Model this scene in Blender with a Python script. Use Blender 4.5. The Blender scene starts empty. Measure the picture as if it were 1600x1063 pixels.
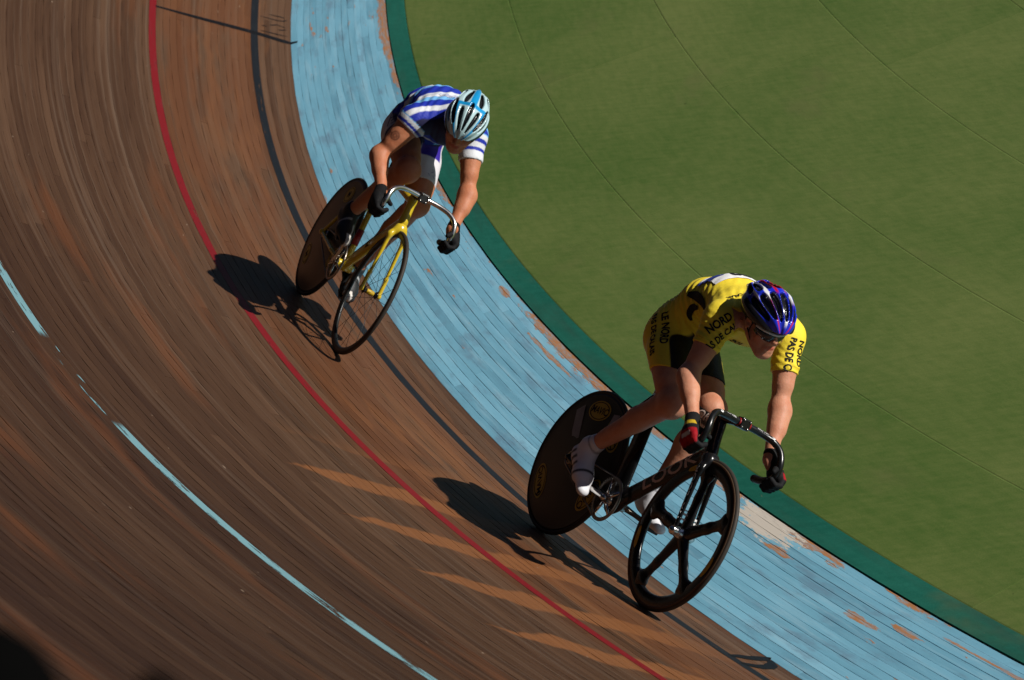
import bpy, bmesh, math, random
import numpy as np
from mathutils import Matrix, Vector
random.seed(7); RNG = np.random.default_rng(7)
SC = bpy.context.scene
COL = SC.collection
# ------------------------------------------------------------------ camera (high outside the bend, tilted, looking down across the track)
cam = bpy.data.cameras.new('camera'); camo = bpy.data.objects.new('camera', cam); COL.objects.link(camo)
cr, cu, cf = (-.625289, .716713, -.308765), (-.498271, -.062153, .864791), (-.600616, -.694593, -.395981)
camo.matrix_world = Matrix(((cr[0], cu[0], -cf[0], 31.208672), (cr[1], cu[1], -cf[1], 0.), (cr[2], cu[2], -cf[2], 7.154892), (0, 0, 0, 1)))
cam.sensor_width = 36; cam.lens = 127.7252; cam.clip_start = .1; cam.clip_end = 600
cam.dof.use_dof = True; cam.dof.focus_distance = 15.6; cam.dof.aperture_fstop = 6.
SC.camera = camo
# ------------------------------------------------------------------ daylight: low clear sun ahead and left of the riders
SUN = (-.448, .783, .432)
sl = math.sqrt(sum(c * c for c in SUN)); SUN = tuple(c / sl for c in SUN)
w = bpy.data.worlds.new('World'); SC.world = w; w.use_nodes = True
sky = w.node_tree.nodes.new('ShaderNodeTexSky'); sky.sky_type = 'NISHITA'; sky.sun_disc = False; sky.dust_density = .05; sky.air_density = .28
sky.sun_elevation = math.asin(SUN[2]); sky.sun_rotation = math.pi / 2 - math.atan2(SUN[1], SUN[0])
bg = w.node_tree.nodes['Background']; bg.inputs[1].default_value = .05
w.node_tree.links.new(sky.outputs[0], bg.inputs[0])
sund = bpy.data.lights.new('sun', 'SUN'); sund.energy = 5.; sund.angle = math.radians(.5); sund.color = (1., .955, .88)
suno = bpy.data.objects.new('sun', sund); COL.objects.link(suno)
suno.rotation_euler = Vector(SUN).to_track_quat('Z', 'Y').to_euler(); suno.location = (20, 20, 20)
SC.view_settings.view_transform = 'Standard'; SC.view_settings.look = 'None'; SC.view_settings.gamma = 1; SC.view_settings.use_curve_mapping = False
SC.view_settings.exposure = .16
# ------------------------------------------------------------------ implicit-surface kit (bodies, clothes, shoes, helmets)
def V(*a): return np.array(a if len(a) > 1 else a[0], dtype=np.float64)
def unit(v): v = np.asarray(v, float); return v / np.linalg.norm(v)
def mix(a, b, t): return V(a) * (1 - t) + V(b) * t

class Field:
    """a list of blended primitives; works on a grid or on loose points"""
    def __init__(s): s.ops = []; s.clips = []; s.disp = None; s.off = 0.0
    def copy(s): f = Field(); f.ops = list(s.ops); f.clips = list(s.clips); f.disp = s.disp; f.off = s.off; return f
    def cap(s, a, b, r1, r2, k=.02, mode='u', flat=None):
        a, b = V(a), V(b)
        def fn(p, a=a, b=b, r1=r1, r2=r2, flat=flat):
            if flat is not None:
                ax, f = flat; p = p + ((p - a) @ ax)[:, None] * ax[None] * (1 / f - 1)
            pa = p - a; ba = b - a; h = np.clip(pa @ ba / (ba @ ba), 0, 1)
            return np.sqrt(((pa - h[:, None] * ba) ** 2).sum(1)) - (r1 + (r2 - r1) * h)
        m = max(r1, r2); s.ops.append((fn, np.minimum(a, b) - m, np.maximum(a, b) + m, k, mode)); return s
    def sph(s, c, r, k=.02, mode='u'): return s.cap(c, V(c) + V(0, 0, 1e-4), r, r, k, mode)
    def ell(s, c, rad, R=None, k=.02, mode='u'):
        c, rad = V(c), V(rad); R = np.eye(3) if R is None else np.asarray(R)
        def fn(p, c=c, rad=rad, R=R):
            q = (p - c) @ R; k0 = np.sqrt(((q / rad) ** 2).sum(1)); k1 = np.sqrt(((q / rad ** 2) ** 2).sum(1))
            return k0 * (k0 - 1) / np.maximum(k1, 1e-6)
        m = rad.max(); s.ops.append((fn, c - m, c + m, k, mode)); return s
    def loft(s, st, lat, k=.03):
        """stations (centre, half width, half depth) along a spine; lat = sideways axis per station"""
        for (c0, a0, b0, l0), (c1, a1, b1, l1) in zip([(*x, y) for x, y in zip(st, lat)][:-1], [(*x, y) for x, y in zip(st, lat)][1:]):
            c0, c1, l0, l1 = V(c0), V(c1), unit(l0), unit(l1)
            def fn(p, c0=c0, c1=c1, a0=a0, a1=a1, b0=b0, b1=b1, l0=l0, l1=l1):
                ax = c1 - c0; L = np.linalg.norm(ax); pa = p - c0; h = np.clip(pa @ ax / (L * L), 0, 1)
                q = pa - h[:, None] * ax; l = l0[None] * (1 - h[:, None]) + l1[None] * h[:, None]
                x = (q * l).sum(1); y2 = np.maximum((q ** 2).sum(1) - x * x, 0)
                a = a0 + (a1 - a0) * h; b = b0 + (b1 - b0) * h
                x = x / a; y2 = y2 / b ** 2; kk = np.sqrt(x * x + y2)
                return (kk - 1) * np.minimum(a, b)
            m = max(a0, a1, b0, b1); s.ops.append((fn, np.minimum(c0, c1) - m, np.maximum(c0, c1) + m, k, 'u'))
        return s
    def clip(s, c, n, where=None):
        """keep the side towards -n of the plane through c (only where the test holds)"""
        s.clips.append((V(c), unit(n), where)); return s
    @staticmethod
    def blend(d, e, k, mode):
        if mode == 'u': h = np.clip(.5 + .5 * (e - d) / k, 0, 1); return e * (1 - h) + d * h - k * h * (1 - h)
        h = np.clip(.5 - .5 * (d + e) / k, 0, 1); return d * (1 - h) - e * h + k * h * (1 - h)      # subtract
    def at(s, p):
        p = np.atleast_2d(np.asarray(p, float)); d = np.full(len(p), .2)
        for fn, lo, hi, k, mode in s.ops:
            d = s.blend(d, fn(p), k, mode)
        return s.fin(p, d)
    def fin(s, p, d):
        if s.disp is not None: d = d - s.disp(p)
        d = d - s.off
        for c, n, w in s.clips:
            pl = (p - c) @ n
            if w is not None: pl = np.where(w(p), pl, -1.)
            d = np.maximum(d, pl)
        return d
    def mesh(s, h, pad=.02):
        lo = np.min([o[1] for o in s.ops if o[4] == 'u'], 0) - pad; hi = np.max([o[2] for o in s.ops if o[4] == 'u'], 0) + pad
        n = np.ceil((hi - lo) / h).astype(int) + 1
        ax = [lo[i] + h * np.arange(n[i]) for i in range(3)]
        D = np.full(n, .2)
        for fn, l, u, k, mode in s.ops:
            m = pad + k
            i0 = np.clip(np.floor((l - m - lo) / h).astype(int), 0, n - 1); i1 = np.clip(np.ceil((u + m - lo) / h).astype(int) + 1, 1, n)
            sl = tuple(slice(i0[i], i1[i]) for i in range(3))
            G = np.stack(np.meshgrid(*[ax[i][sl[i]] for i in range(3)], indexing='ij'), -1).reshape(-1, 3)
            d = D[sl]; D[sl] = s.blend(d.ravel(), fn(G), k, mode).reshape(d.shape)
        # displacement and clips only near the surface
        near = np.argwhere(np.abs(D) < .045)
        if len(near):
            P = lo + h * near; D[tuple(near.T)] = s.fin(P, D[tuple(near.T)])
        return surface_nets(D, lo, h)

def surface_nets(D, lo, h):
    S = D < 0; n = D.shape
    c = sum(S[i:n[0] - 1 + i, j:n[1] - 1 + j, k:n[2] - 1 + k].astype(np.int8) for i in (0, 1) for j in (0, 1) for k in (0, 1))
    act = np.argwhere((c > 0) & (c < 8)); idx = -np.ones(c.shape, np.int64); idx[tuple(act.T)] = np.arange(len(act))
    acc = np.zeros((len(act), 3)); cnt = np.zeros(len(act))
    cor = [V(i, j, k).astype(int) for i in (0, 1) for j in (0, 1) for k in (0, 1)]
    for a in cor:
        for b in cor:
            df = b - a
            if df.sum() == 1 and (df >= 0).all():
                va = D[tuple((act + a).T)]; vb = D[tuple((act + b).T)]; m = (va < 0) != (vb < 0)
                t = np.where(m, va / np.where(m, va - vb, 1), 0)
                acc += np.where(m[:, None], a + t[:, None] * df, 0); cnt += m
    verts = lo + h * (act + acc / cnt[:, None]); quads = []
    for ax in range(3):
        o = [0, 0, 0]; o[ax] = 1; u, v = [(1, 2), (2, 0), (0, 1)][ax]
        s0 = tuple(slice(0, n[i] - o[i]) for i in range(3)); s1 = tuple(slice(o[i], n[i]) for i in range(3))
        ch = np.argwhere(S[s0] != S[s1]); ch = ch[(ch[:, u] > 0) & (ch[:, v] > 0) & (ch[:, u] < n[u] - 1) & (ch[:, v] < n[v] - 1)]
        def cell(du, dv):
            q = ch.copy(); q[:, u] -= du; q[:, v] -= dv; return idx[tuple(q.T)]
        q = np.stack([cell(1, 1), cell(0, 1), cell(0, 0), cell(1, 0)], 1)
        fl = S[s0][tuple(ch.T)]; q[~fl] = q[~fl][:, ::-1]; quads.append(q)
    q = np.concatenate(quads); return verts, q[(q >= 0).all(1)]

def rot(axis, a):
    x, y, z = unit(axis); c, s = math.cos(a), math.sin(a); C = 1 - c
    return np.array([[c + x * x * C, x * y * C - z * s, x * z * C + y * s], [y * x * C + z * s, c + y * y * C, y * z * C - x * s], [z * x * C - y * s, z * y * C + x * s, c + z * z * C]])

def head_frame(J):
    """columns: face direction, left, crown"""
    yaw, pitch, roll = [math.radians(a) for a in J['head_rot']]
    return rot((0, 0, 1), yaw) @ rot((0, 1, 0), pitch) @ rot((1, 0, 0), roll)

def add_head(f, J):
    H = head_frame(J); C = V(J['head'])
    def L(x, y, z): return C + H @ V(x, y, z if z > -.02 else -.02 + (z + .02) * 1.14)
    f.ell(L(-.008, 0, .022), (.098, .076, .088), H, .02)
    f.ell(L(.030, 0, -.045), (.064, .058, .076), H, .03)
    f.sph(L(.068, 0, -.100), .022, .03)
    for s in (-1, 1):
        f.cap(L(.000, .050 * s, -.055), L(.060, .018 * s, -.100), .020, .018, .025)
        f.sph(L(.062, .042 * s, -.035), .020, .02)                       # cheekbone
        f.cap(L(.084, .012 * s, .016), L(.072, .046 * s, .012), .011, .010, .012)   # brow
        f.sph(L(.098, .031 * s, -.008), .014, .014, 's')                 # eye socket
        f.ell(L(-.006, .076 * s, -.018), (.020, .008, .030), H, .006)    # ear
        f.sph(L(.002, .084 * s, -.016), .010, .006, 's')
    f.cap(L(.088, 0, .004), L(.109, 0, -.036), .008, .012, .012)         # nose
    for s in (-1, 1): f.sph(L(.100, .011 * s, -.040), .0085, .006)
    f.cap(L(.086, -.018, -.068), L(.086, .018, -.068), .0075, .0075, .008)   # lips
    f.cap(L(.084, -.015, -.080), L(.084, .015, -.080), .008, .008, .008)
    f.cap(L(.098, -.02, -.0742), L(.098, .02, -.0742), .0035, .0035, .005, 's')
    return f

def add_neck(f, J):
    H = head_frame(J); C = V(J['head'])
    f.cap(J['neck'], C + H @ V(-.030, 0, -.05), .066, .055, .03)
    return f

def add_torso(f, J, k=.035):
    f.loft(J['spine'], J['lat'], k)
    for s in 'RL':
        f.cap(mix(J['neck'], J['sh' + s], .15), J['sh' + s], .060, .050, .05)     # trapezius
        f.sph(J['sh' + s], .051, .05); f.cap(mix(J['sh' + s], J['spine'][3][0], .12), mix(J['sh' + s], J['spine'][3][0], .5), .05, .06, .06)
        f.ell(V(J['hip' + s]) + V(J['glute']), J.get('glute_r', (.088, .066, .095)), None, .05)      # glute
    return f

def add_upper_arm(f, J, s):
    a, b = V(J['sh' + s]), V(J['el' + s])
    f.cap(a, b, .046, .038, .04); f.cap(mix(a, b, .10), mix(a, b, .40), .048, .043, .04)
    d = V(J.get('bicep', (.012, 0, .0))); f.cap(mix(a, b, .4) + d, mix(a, b, .65) + d, .038, .036, .03); return f
def add_forearm(f, J, s):
    a, b = V(J['el' + s]), V(J['wr' + s])
    f.sph(a, .039, .02); f.cap(a, b, .040, .0265, .025)
    o = V(0, .008 if s == 'L' else -.008, .006); f.cap(mix(a, b, .12) + o, mix(a, b, .42) + o, .041, .034, .03); return f
def add_hand_core(f, J, s): f.cap(J['wr' + s], mix(J['wr' + s], J['hand' + s], .35), .026, .020, .02); return f
def add_thigh(f, J, s):
    a, b = V(J['hip' + s]), V(J['kn' + s]); n = unit(np.cross(np.cross(b - a, (0, 1, 0)), b - a)); n = n if n[2] > 0 else -n
    f.cap(a, b, .080, .056, .04); f.cap(mix(a, b, .28) + n * .020, mix(a, b, .72) + n * .012, .068, .054, .04)
    f.cap(mix(a, b, .25) - n * .014, mix(a, b, .7) - n * .01, .064, .048, .04); return f
def add_shin(f, J, s):
    a, b = V(J['kn' + s]), V(J['an' + s]); d = unit(b - a); back = unit(V(-1, 0, -.2) - d * (V(-1, 0, -.2) @ d))
    f.sph(a, .054, .03); f.sph(a - back * .02 + d * .01, .042, .03)
    f.cap(a, b, .048, .032, .03); f.cap(mix(a, b, .18) + back * .022, mix(a, b, .42) + back * .022, .044, .043, .035)
    f.cap(mix(a, b, .42) + back * .02, mix(a, b, .8) + back * .012, .04, .024, .03); return f
def add_foot(f, J, s, g=0.):
    an, hl, bl, to = [V(J[n + s]) for n in ('an', 'he', 'ba', 'to')]
    f.cap(an, mix(hl, bl, .25), .034 + g, .036 + g, .025); f.sph(hl, .033 + g, .025)
    ax = unit(np.cross(bl - hl, (0, 1, 0)))
    f.cap(hl, bl, .032 + g, .040 + g, .025, flat=(ax, .8)); f.cap(bl, to, .040 + g, .027 + g, .02, flat=(ax, .72))
    f.cap(an, bl, .030 + g, .030 + g, .03); return f

def body_field(J):
    f = Field(); add_torso(f, J); add_neck(f, J)
    for s in 'RL':
        add_upper_arm(f, J, s); add_forearm(f, J, s); add_hand_core(f, J, s); add_thigh(f, J, s); add_shin(f, J, s); add_foot(f, J, s, -.004)
    add_head(f, J); return f

def wrinkle(c, n, per, amp, rad):
    """cloth folds: a wave of period per along n, fading away from c"""
    c, n = V(c), unit(n)
    def fn(p):
        q = p - c; w = np.exp(-(q ** 2).sum(1) / rad ** 2)
        x = q @ n + .004 * np.sin(q[:, 1] * 60 + q[:, 0] * 31)
        return amp * w * np.sin(x * 2 * math.pi / per + 1.5 * np.sin(q[:, 2] * 23 + q[:, 1] * 17))
    return fn

def suit_field(J, off=.005, arms=True, legs=True):
    """everything a close-fitting race suit can cover"""
    f = Field(); add_torso(f, J)
    for s in 'RL':
        if arms: add_upper_arm(f, J, s)
        if legs: add_thigh(f, J, s)
    H = head_frame(J); f.cap(J['neck'], mix(J['neck'], V(J['head']) + H @ V(-.03, 0, -.05), .5), .070, .061, .03)
    ws = J['wrinkles']; f.disp = lambda p: sum(w(p) for w in ws); f.off = off
    n = unit(V(J['head']) - V(J['neck'])); f.clip(V(J['neck']) + n * .082, n, lambda p: ((p - V(J['neck'])) ** 2).sum(1) < .15 ** 2)
    for s in 'RL':
        a, b = V(J['sh' + s]), V(J['el' + s]); c = mix(a, b, J['sleeve' + s])
        f.clip(c, b - a + V(J.get('sleeve_tilt' + s, (0, 0, 0))), lambda p, c=c, s=s, a=a, b=b: (np.sign(p[:, 1]) == (1 if s == 'L' else -1)) & (seg_dist(p, mix(a, b, .2), mix(a, b, 1.3)) < .082))
        a, b = V(J['hip' + s]), V(J['kn' + s]); c = mix(a, b, J['hem' + s])
        f.clip(c, b - a + V(J.get('hem_tilt' + s, (0, 0, 0))), lambda p, c=c, s=s, a=a, b=b: (p[:, 1] * (1 if s == 'L' else -1) > -.02) & (((p - c) ** 2).sum(1) < .24 ** 2) & (seg_dist(p, c, b) < .115))
    return f

def seg_dist(p, a, b):
    a, b = V(a), V(b); ba = b - a; pa = p - a; h = np.clip(pa @ ba / (ba @ ba), 0, 1); return np.sqrt(((pa - h[:, None] * ba) ** 2).sum(1))
def poly_dist(p, pts):
    return np.min([seg_dist(p, a, b) for a, b in zip(pts[:-1], pts[1:])], 0)

def cast(f, o, d, tmax=3., lift=.0):
    """march points o along d onto the surface"""
    o = np.atleast_2d(np.asarray(o, float)).copy(); d = np.broadcast_to(unit(d) if np.ndim(d) == 1 else d, o.shape); t = np.zeros(len(o))
    for _ in range(60):
        v = f.at(o + t[:, None] * d) - lift; t += np.clip(v * .8, -.02, .08)
    return o + t[:, None] * d

# ------------------------------------------------------------------ the two riders, joints in the frame of their own bicycle (x ahead, y left, z up along the bike)
ROLL = lambda deg: V(0, math.cos(math.radians(deg)), math.sin(math.radians(deg)))
YEL = dict(
    head=(.934, -.120, 1.246), head_rot=(6, 12, 17), neck=(.725, -.045, 1.252),
    spine=[((.250, 0, .970), .120, .100), ((.258, 0, 1.07), .138, .114), ((.345, 0, 1.190), .140, .112), ((.49, -.004, 1.238), .150, .117), ((.645, -.012, 1.225), .155, .108), ((.70, -.018, 1.215), .125, .085)],
    lat=[ROLL(0), ROLL(2), ROLL(6), ROLL(10), ROLL(13), ROLL(14)], glute=(-.022, 0, -.005),
    shR=(.722, -.180, 1.165), shL=(.712, .150, 1.238), elR=(.770, -.212, .902), elL=(.835, .205, .965), wrR=(.950, -.195, .748), wrL=(.985, .188, .766),
    handR=(1.030, -.192, .690), handL=(1.060, .19, .695),
    hipR=(.255, -.080, .995), hipL=(.245, .082, 1.000), knR=(.575, -.088, .770), knL=(.585, .085, .822),
    anR=(.212, -.112, .432), heR=(.175, -.112, .385), baR=(.272, -.112, .310), toR=(.322, -.112, .262),
    anL=(.485, .105, .392), heL=(.440, .105, .350), baL=(.570, .108, .305), toL=(.640, .108, .292),
    sleeveR=.50, sleeveL=.52, hemR=.58, hemL=.56, hem_tiltR=(-.12, 0, -.22), hem_tiltL=(-.12, 0, -.22),
    wrinkles=[wrinkle((.20, -.09, 1.12), (.6, .3, .7), .020, .0042, .085), wrinkle((.20, .09, 1.12), (.7, -.2, .6), .020, .0038, .085), wrinkle((.40, -.12, 1.16), (.8, 0, .5), .034, .0030, .14),
              wrinkle((.66, -.12, 1.22), (.4, .9, .1), .034, .0014, .12), wrinkle((.66, .12, 1.26), (.4, -.9, .1), .034, .0014, .12), wrinkle((.55, 0, 1.30), (.5, .8, 0), .05, .0012, .16), wrinkle((.74, -.2, 1.08), (.1, .1, 1), .03, .002, .09), wrinkle((.77, .19, 1.12), (.1, .1, 1), .03, .002, .09)])
BLU = dict(
    head=(.925, -.020, 1.268), head_rot=(-14, 34, 8), neck=(.700, -.005, 1.240),
    spine=[((.275, 0, .985), .118, .100), ((.285, 0, 1.075), .134, .112), ((.365, 0, 1.180), .134, .110), ((.49, 0, 1.220), .144, .114), ((.625, -.01, 1.200), .146, .104), ((.68, .002, 1.19), .125, .082)],
    lat=[ROLL(0), ROLL(2), ROLL(6), ROLL(9), ROLL(11), ROLL(11)], glute=(-.022, 0, -.005),
    shR=(.695, -.172, 1.142), shL=(.655, .140, 1.212), elR=(.705, -.236, .915), elL=(.815, .215, .965), wrR=(.898, -.192, .778), wrL=(.968, .190, .795),
    handR=(.985, -.190, .728), handL=(1.000, .190, .728),
    hipR=(.305, -.072, 1.010), hipL=(.275, .082, 1.005), knR=(.700, -.068, .915), knL=(.560, .112, .770),
    anR=(.392, -.105, .562), heR=(.345, -.105, .525), baR=(.470, -.108, .462), toR=(.540, -.108, .438),
    anL=(.290, .10, .300), heL=(.235, .10, .272), baL=(.350, .105, .195), toL=(.418, .105, .180),
    sleeveR=.22, sleeveL=.46, hemR=.34, hemL=.70,
    wrinkles=[wrinkle((.22, -.09, 1.12), (.7, .2, .6), .03, .0025, .11), wrinkle((.22, .09, 1.12), (.7, -.2, .6), .03, .0025, .11), wrinkle((.42, -.12, 1.14), (.8, 0, .5), .042, .004, .16), wrinkle((.64, -.12, 1.19), (.4, .9, .1), .036, .003, .12), wrinkle((.5, 0, 1.28), (.6, .7, 0), .05, .003, .16)])
BIKE_FRAME = {
    'yel': (V(22.250532, -10.60754, .292286), np.array([[.39987939, -.56850628, -.71895555], [.9165021, .2386201, .32106752], [-.01097166, -.78731256, .61645645]])),
    'blu': (V(20.66414, -13.634307, .380051), np.array([[.55683851, -.51490215, -.65177193], [.83033365, .36569542, .42049125], [.02183816, -.77533389, .63117388]]))}
# ------------------------------------------------------------------ helpers
def new_mesh(name, verts, faces, smooth=False):
    m = bpy.data.meshes.new(name)
    verts = np.asarray(verts, dtype=np.float64)
    if isinstance(faces, np.ndarray):
        nv, nf, k = len(verts), len(faces), faces.shape[1]
        m.vertices.add(nv); m.vertices.foreach_set('co', verts.ravel()); m.loops.add(nf * k); m.loops.foreach_set('vertex_index', faces.ravel().astype(np.int32))
        m.polygons.add(nf); m.polygons.foreach_set('loop_start', np.arange(0, nf * k, k, dtype=np.int32)); m.polygons.foreach_set('loop_total', np.full(nf, k, dtype=np.int32)); m.update(calc_edges=True)
    else:
        m.from_pydata([tuple(v) for v in verts], [], [tuple(int(i) for i in f) for f in faces])
    if smooth: m.polygons.foreach_set('use_smooth', np.ones(len(m.polygons), dtype=bool))
    m.update(); return m
def obj(name, mesh, mat=None, parent=None, label=None, cat=None, group=None, kind=None):
    o = bpy.data.objects.new(name, mesh); COL.objects.link(o)
    if mat is not None and mesh is not None: mesh.materials.append(mat) if not mesh.materials else None
    if parent is not None: o.parent = parent
    for k, v in (('label', label), ('category', cat), ('group', group), ('kind', kind)):
        if v: o[k] = v
    return o
class N:
    """small node-graph writer"""
    def __init__(s, name, rough=.6, spec=.3):
        s.m = bpy.data.materials.new(name); s.m.use_nodes = True; s.t = s.m.node_tree; s.b = s.t.nodes['Principled BSDF']
        s.set(s.b.inputs['Roughness'], rough); s.set(s.b.inputs['Specular IOR Level'], spec)
    def set(s, sock, v):
        if isinstance(v, bpy.types.NodeSocket): s.t.links.new(v, sock)
        elif isinstance(v, (tuple, list)) and len(v) == 3 and sock.type == 'RGBA': sock.default_value = (*v, 1)
        else: sock.default_value = v
    def nd(s, typ, **kw):
        n = s.t.nodes.new('ShaderNode' + typ)
        for k, v in kw.items(): setattr(n, k, v)
        return n
    def math(s, op, a, b=0., c=0.):
        n = s.nd('Math', operation=op); s.set(n.inputs[0], a); s.set(n.inputs[1], b); s.set(n.inputs[2], c); return n.outputs[0]
    def comb(s, x, y, z=0.):
        n = s.nd('CombineXYZ'); s.set(n.inputs[0], x); s.set(n.inputs[1], y); s.set(n.inputs[2], z); return n.outputs[0]
    def noise(s, vec, scale=1., detail=4., rough=.55, dist=0.):
        n = s.nd('TexNoise'); s.set(n.inputs['Vector'], vec); s.set(n.inputs['Scale'], scale); s.set(n.inputs['Detail'], detail); s.set(n.inputs['Roughness'], rough); s.set(n.inputs['Distortion'], dist); return n.outputs[0]
    def step(s, v, lo, hi):
        n = s.nd('MapRange', interpolation_type='SMOOTHSTEP'); s.set(n.inputs[0], v); s.set(n.inputs[1], lo); s.set(n.inputs[2], hi); return n.outputs[0]
    def mix(s, f, a, b, blend='MIX'):
        n = s.nd('Mix', data_type='RGBA', blend_type=blend); s.set(n.inputs[0], f); s.set(n.inputs[6], a); s.set(n.inputs[7], b); return n.outputs[2]
    def ramp(s, f, stops):
        n = s.nd('ValToRGB'); s.set(n.inputs[0], f); e = n.color_ramp.elements
        while len(e) < len(stops): e.new(.5)
        for el, (p, c) in zip(e, stops): el.position = p; el.color = (*c, 1)
        return n.outputs[0]
    def attr(s, name, out=2): n = s.nd('Attribute', attribute_name=name); return n.outputs[out]
    def sep(s, v): n = s.nd('SeparateXYZ'); s.set(n.inputs[0], v); return n.outputs
    def obco(s): return s.nd('TexCoord').outputs['Object']
    def bump(s, h, strength=.3, dist=.01):
        n = s.nd('Bump'); s.set(n.inputs['Height'], h); s.set(n.inputs['Strength'], strength); s.set(n.inputs['Distance'], dist); s.t.links.new(n.outputs[0], s.b.inputs['Normal'])
    def out(s, col, rough=None):
        s.set(s.b.inputs['Base Color'], col)
        if rough is not None: s.set(s.b.inputs['Roughness'], rough)
        return s.m
def plain(name, col, rough=.5, spec=.5, metal=0., var=.12, scale=60., bump=0., coat=0.):
    n = N(name, rough, spec); c = n.obco(); k = n.noise(c, scale, 3); k2 = n.noise(c, scale * .13, 2)
    a = n.mix(n.math('MULTIPLY', k, var * 2), tuple(col), tuple(x * .35 for x in col)); a = n.mix(n.math('MULTIPLY', k2, var), a, tuple(min(1, x * 1.5 + .0015) for x in col))
    n.set(n.b.inputs['Metallic'], metal); n.set(n.b.inputs['Coat Weight'], coat)
    if bump: n.bump(k, bump, .003)
    n.set(n.b.inputs['Roughness'], n.math('ADD', n.math('MULTIPLY', k2, .2), rough - .1)); return n.out(a)

# ------------------------------------------------------------------ track geometry: a bend of radius 23.73 m at the inner edge, s = distance up the slope
R0, B0, B1, WB = 23.731497, .0896827, .6861728, .6330304
US = 24.4     # metres of arc per radian used for the texture coordinate
def surf(th, s, up=0.):
    """a point of the track (s >= 0) or infield (s < 0), lifted along the surface normal"""
    if s < 0: r, z, b = R0 + s, 0., 0.
    elif s < WB: r, z, b = R0 + s * math.cos(B0), s * math.sin(B0), B0
    else: r, z, b = R0 + WB * math.cos(B0) + (s - WB) * math.cos(B1), WB * math.sin(B0) + (s - WB) * math.sin(B1), B1
    r -= math.sin(b) * up; z += math.cos(b) * up
    return (r * math.cos(th), r * math.sin(th), z)
def ring(name, prof, th0, th1, dth=.02, rnd=None):
    """sweep a profile [(s, lift)] along the bend; texture coordinate = metres along / up the track"""
    n = max(1, int(math.ceil((th1 - th0) / dth))); T = [th0 + (th1 - th0) * i / n for i in range(n + 1)]; k = len(prof)
    vs = [surf(t, s, u) for t in T for s, u in prof]; uv = [(t * US, s) for t in T for s, u in prof]
    fs = [(i * k + j, i * k + j + 1, (i + 1) * k + j + 1, (i + 1) * k + j) for i in range(n) for j in range(k - 1)]
    fs += [tuple(range(k - 1, -1, -1)), tuple(n * k + j for j in range(k))] if k > 2 else []
    return vs, fs, uv
def ring_mesh(name, parts):
    """parts: list of (verts, faces, uv, rnd)"""
    V_, F_, U_, R_ = [], [], [], []
    for vs, fs, uv, rn in parts:
        b = len(V_); V_ += vs; F_ += [tuple(i + b for i in f) for f in fs]; U_ += uv; R_ += [rn] * len(vs)
    m = new_mesh(name, V_, F_); l = m.uv_layers.new(name='track'); vi = np.zeros(len(m.loops), dtype=np.int32); m.loops.foreach_get('vertex_index', vi)
    l.data.foreach_set('uv', np.asarray(U_)[vi].ravel()); a = m.attributes.new('rnd', 'FLOAT', 'POINT'); a.data.foreach_set('value', np.asarray(R_, dtype=np.float32)); return m

# ------------------------------------------------------------------ track materials
def track_coords(n):
    x = n.sep(n.nd('UVMap', uv_map='track').outputs[0]); return x[0], x[1], n.attr('rnd')
def wood_nodes(n, u, v, r):
    off = n.math('MULTIPLY', r, 37.)
    streak = n.noise(n.comb(n.math('ADD', n.math('MULTIPLY', u, .22), off), n.math('MULTIPLY', v, 9.), off), 1., 5, .6)
    fine = n.noise(n.comb(n.math('ADD', n.math('MULTIPLY', u, 1.3), off), n.math('MULTIPLY', v, 130.), 0.), 1., 4, .65)
    zone = n.noise(n.comb(n.math('MULTIPLY', u, .16), n.math('MULTIPLY', v, 1.5), 3.1), 1., 3, .5)
    tone = n.math('ADD', n.math('ADD', n.math('MULTIPLY', r, .13), .145), n.math('ADD', n.math('MULTIPLY', streak, .55), n.math('MULTIPLY', zone, .45)))
    tone = n.math('ADD', n.math('SUBTRACT', tone, n.math('ADD', .27, n.math('MULTIPLY', n.step(v, 1.7, 3.6), .24))), n.math('MULTIPLY', n.math('SUBTRACT', fine, .5), .35))  # tone drops up the bank: light falloff painted into the wood colour
    c = n.ramp(tone, [(.10, (.028, .012, .006)), (.34, (.054, .026, .013)), (.5, (.084, .044, .024)), (.64, (.106, .058, .033)), (.92, (.185, .118, .074))])
    # reddish varnish left in long streaks
    dust = n.step(n.noise(n.comb(n.math('MULTIPLY', u, .13), n.math('MULTIPLY', v, 42.), 6.3), 1., 4, .6), .50, .74); c = n.mix(n.math('MULTIPLY', dust, n.math('SUBTRACT', .32, n.math('MULTIPLY', n.step(v, 1.7, 3.6), .16))), c, (.165, .118, .085))  # pale dust streaks, thinned up the bank to add to the painted falloff
    scuff = n.step(n.noise(n.comb(n.math('MULTIPLY', u, .9), n.math('MULTIPLY', v, 11.), 1.7), 1., 5, .7), .55, .75); c = n.mix(n.math('MULTIPLY', scuff, .55), c, (.035, .018, .010))
    red = n.step(n.noise(n.comb(n.math('MULTIPLY', u, .30), n.math('MULTIPLY', v, 4.), 9.7), 1., 4, .6), .56, .70)
    red = n.math('MAXIMUM', red, n.math('MULTIPLY', n.math('MULTIPLY', n.step(v, .70, 1.0), n.step(v, 1.75, 1.45)), n.step(n.noise(n.comb(n.math('MULTIPLY', u, .5), n.math('MULTIPLY', v, 6.), 2.2), 1., 4, .6), .36, .58)))
    c = n.mix(n.math('MULTIPLY', red, .52), c, (.118, .040, .014))
    return c, fine, streak
n = N('weathered_wood', .62, .12); u, v, r = track_coords(n); c, fine, streak = wood_nodes(n, u, v, r)
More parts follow.
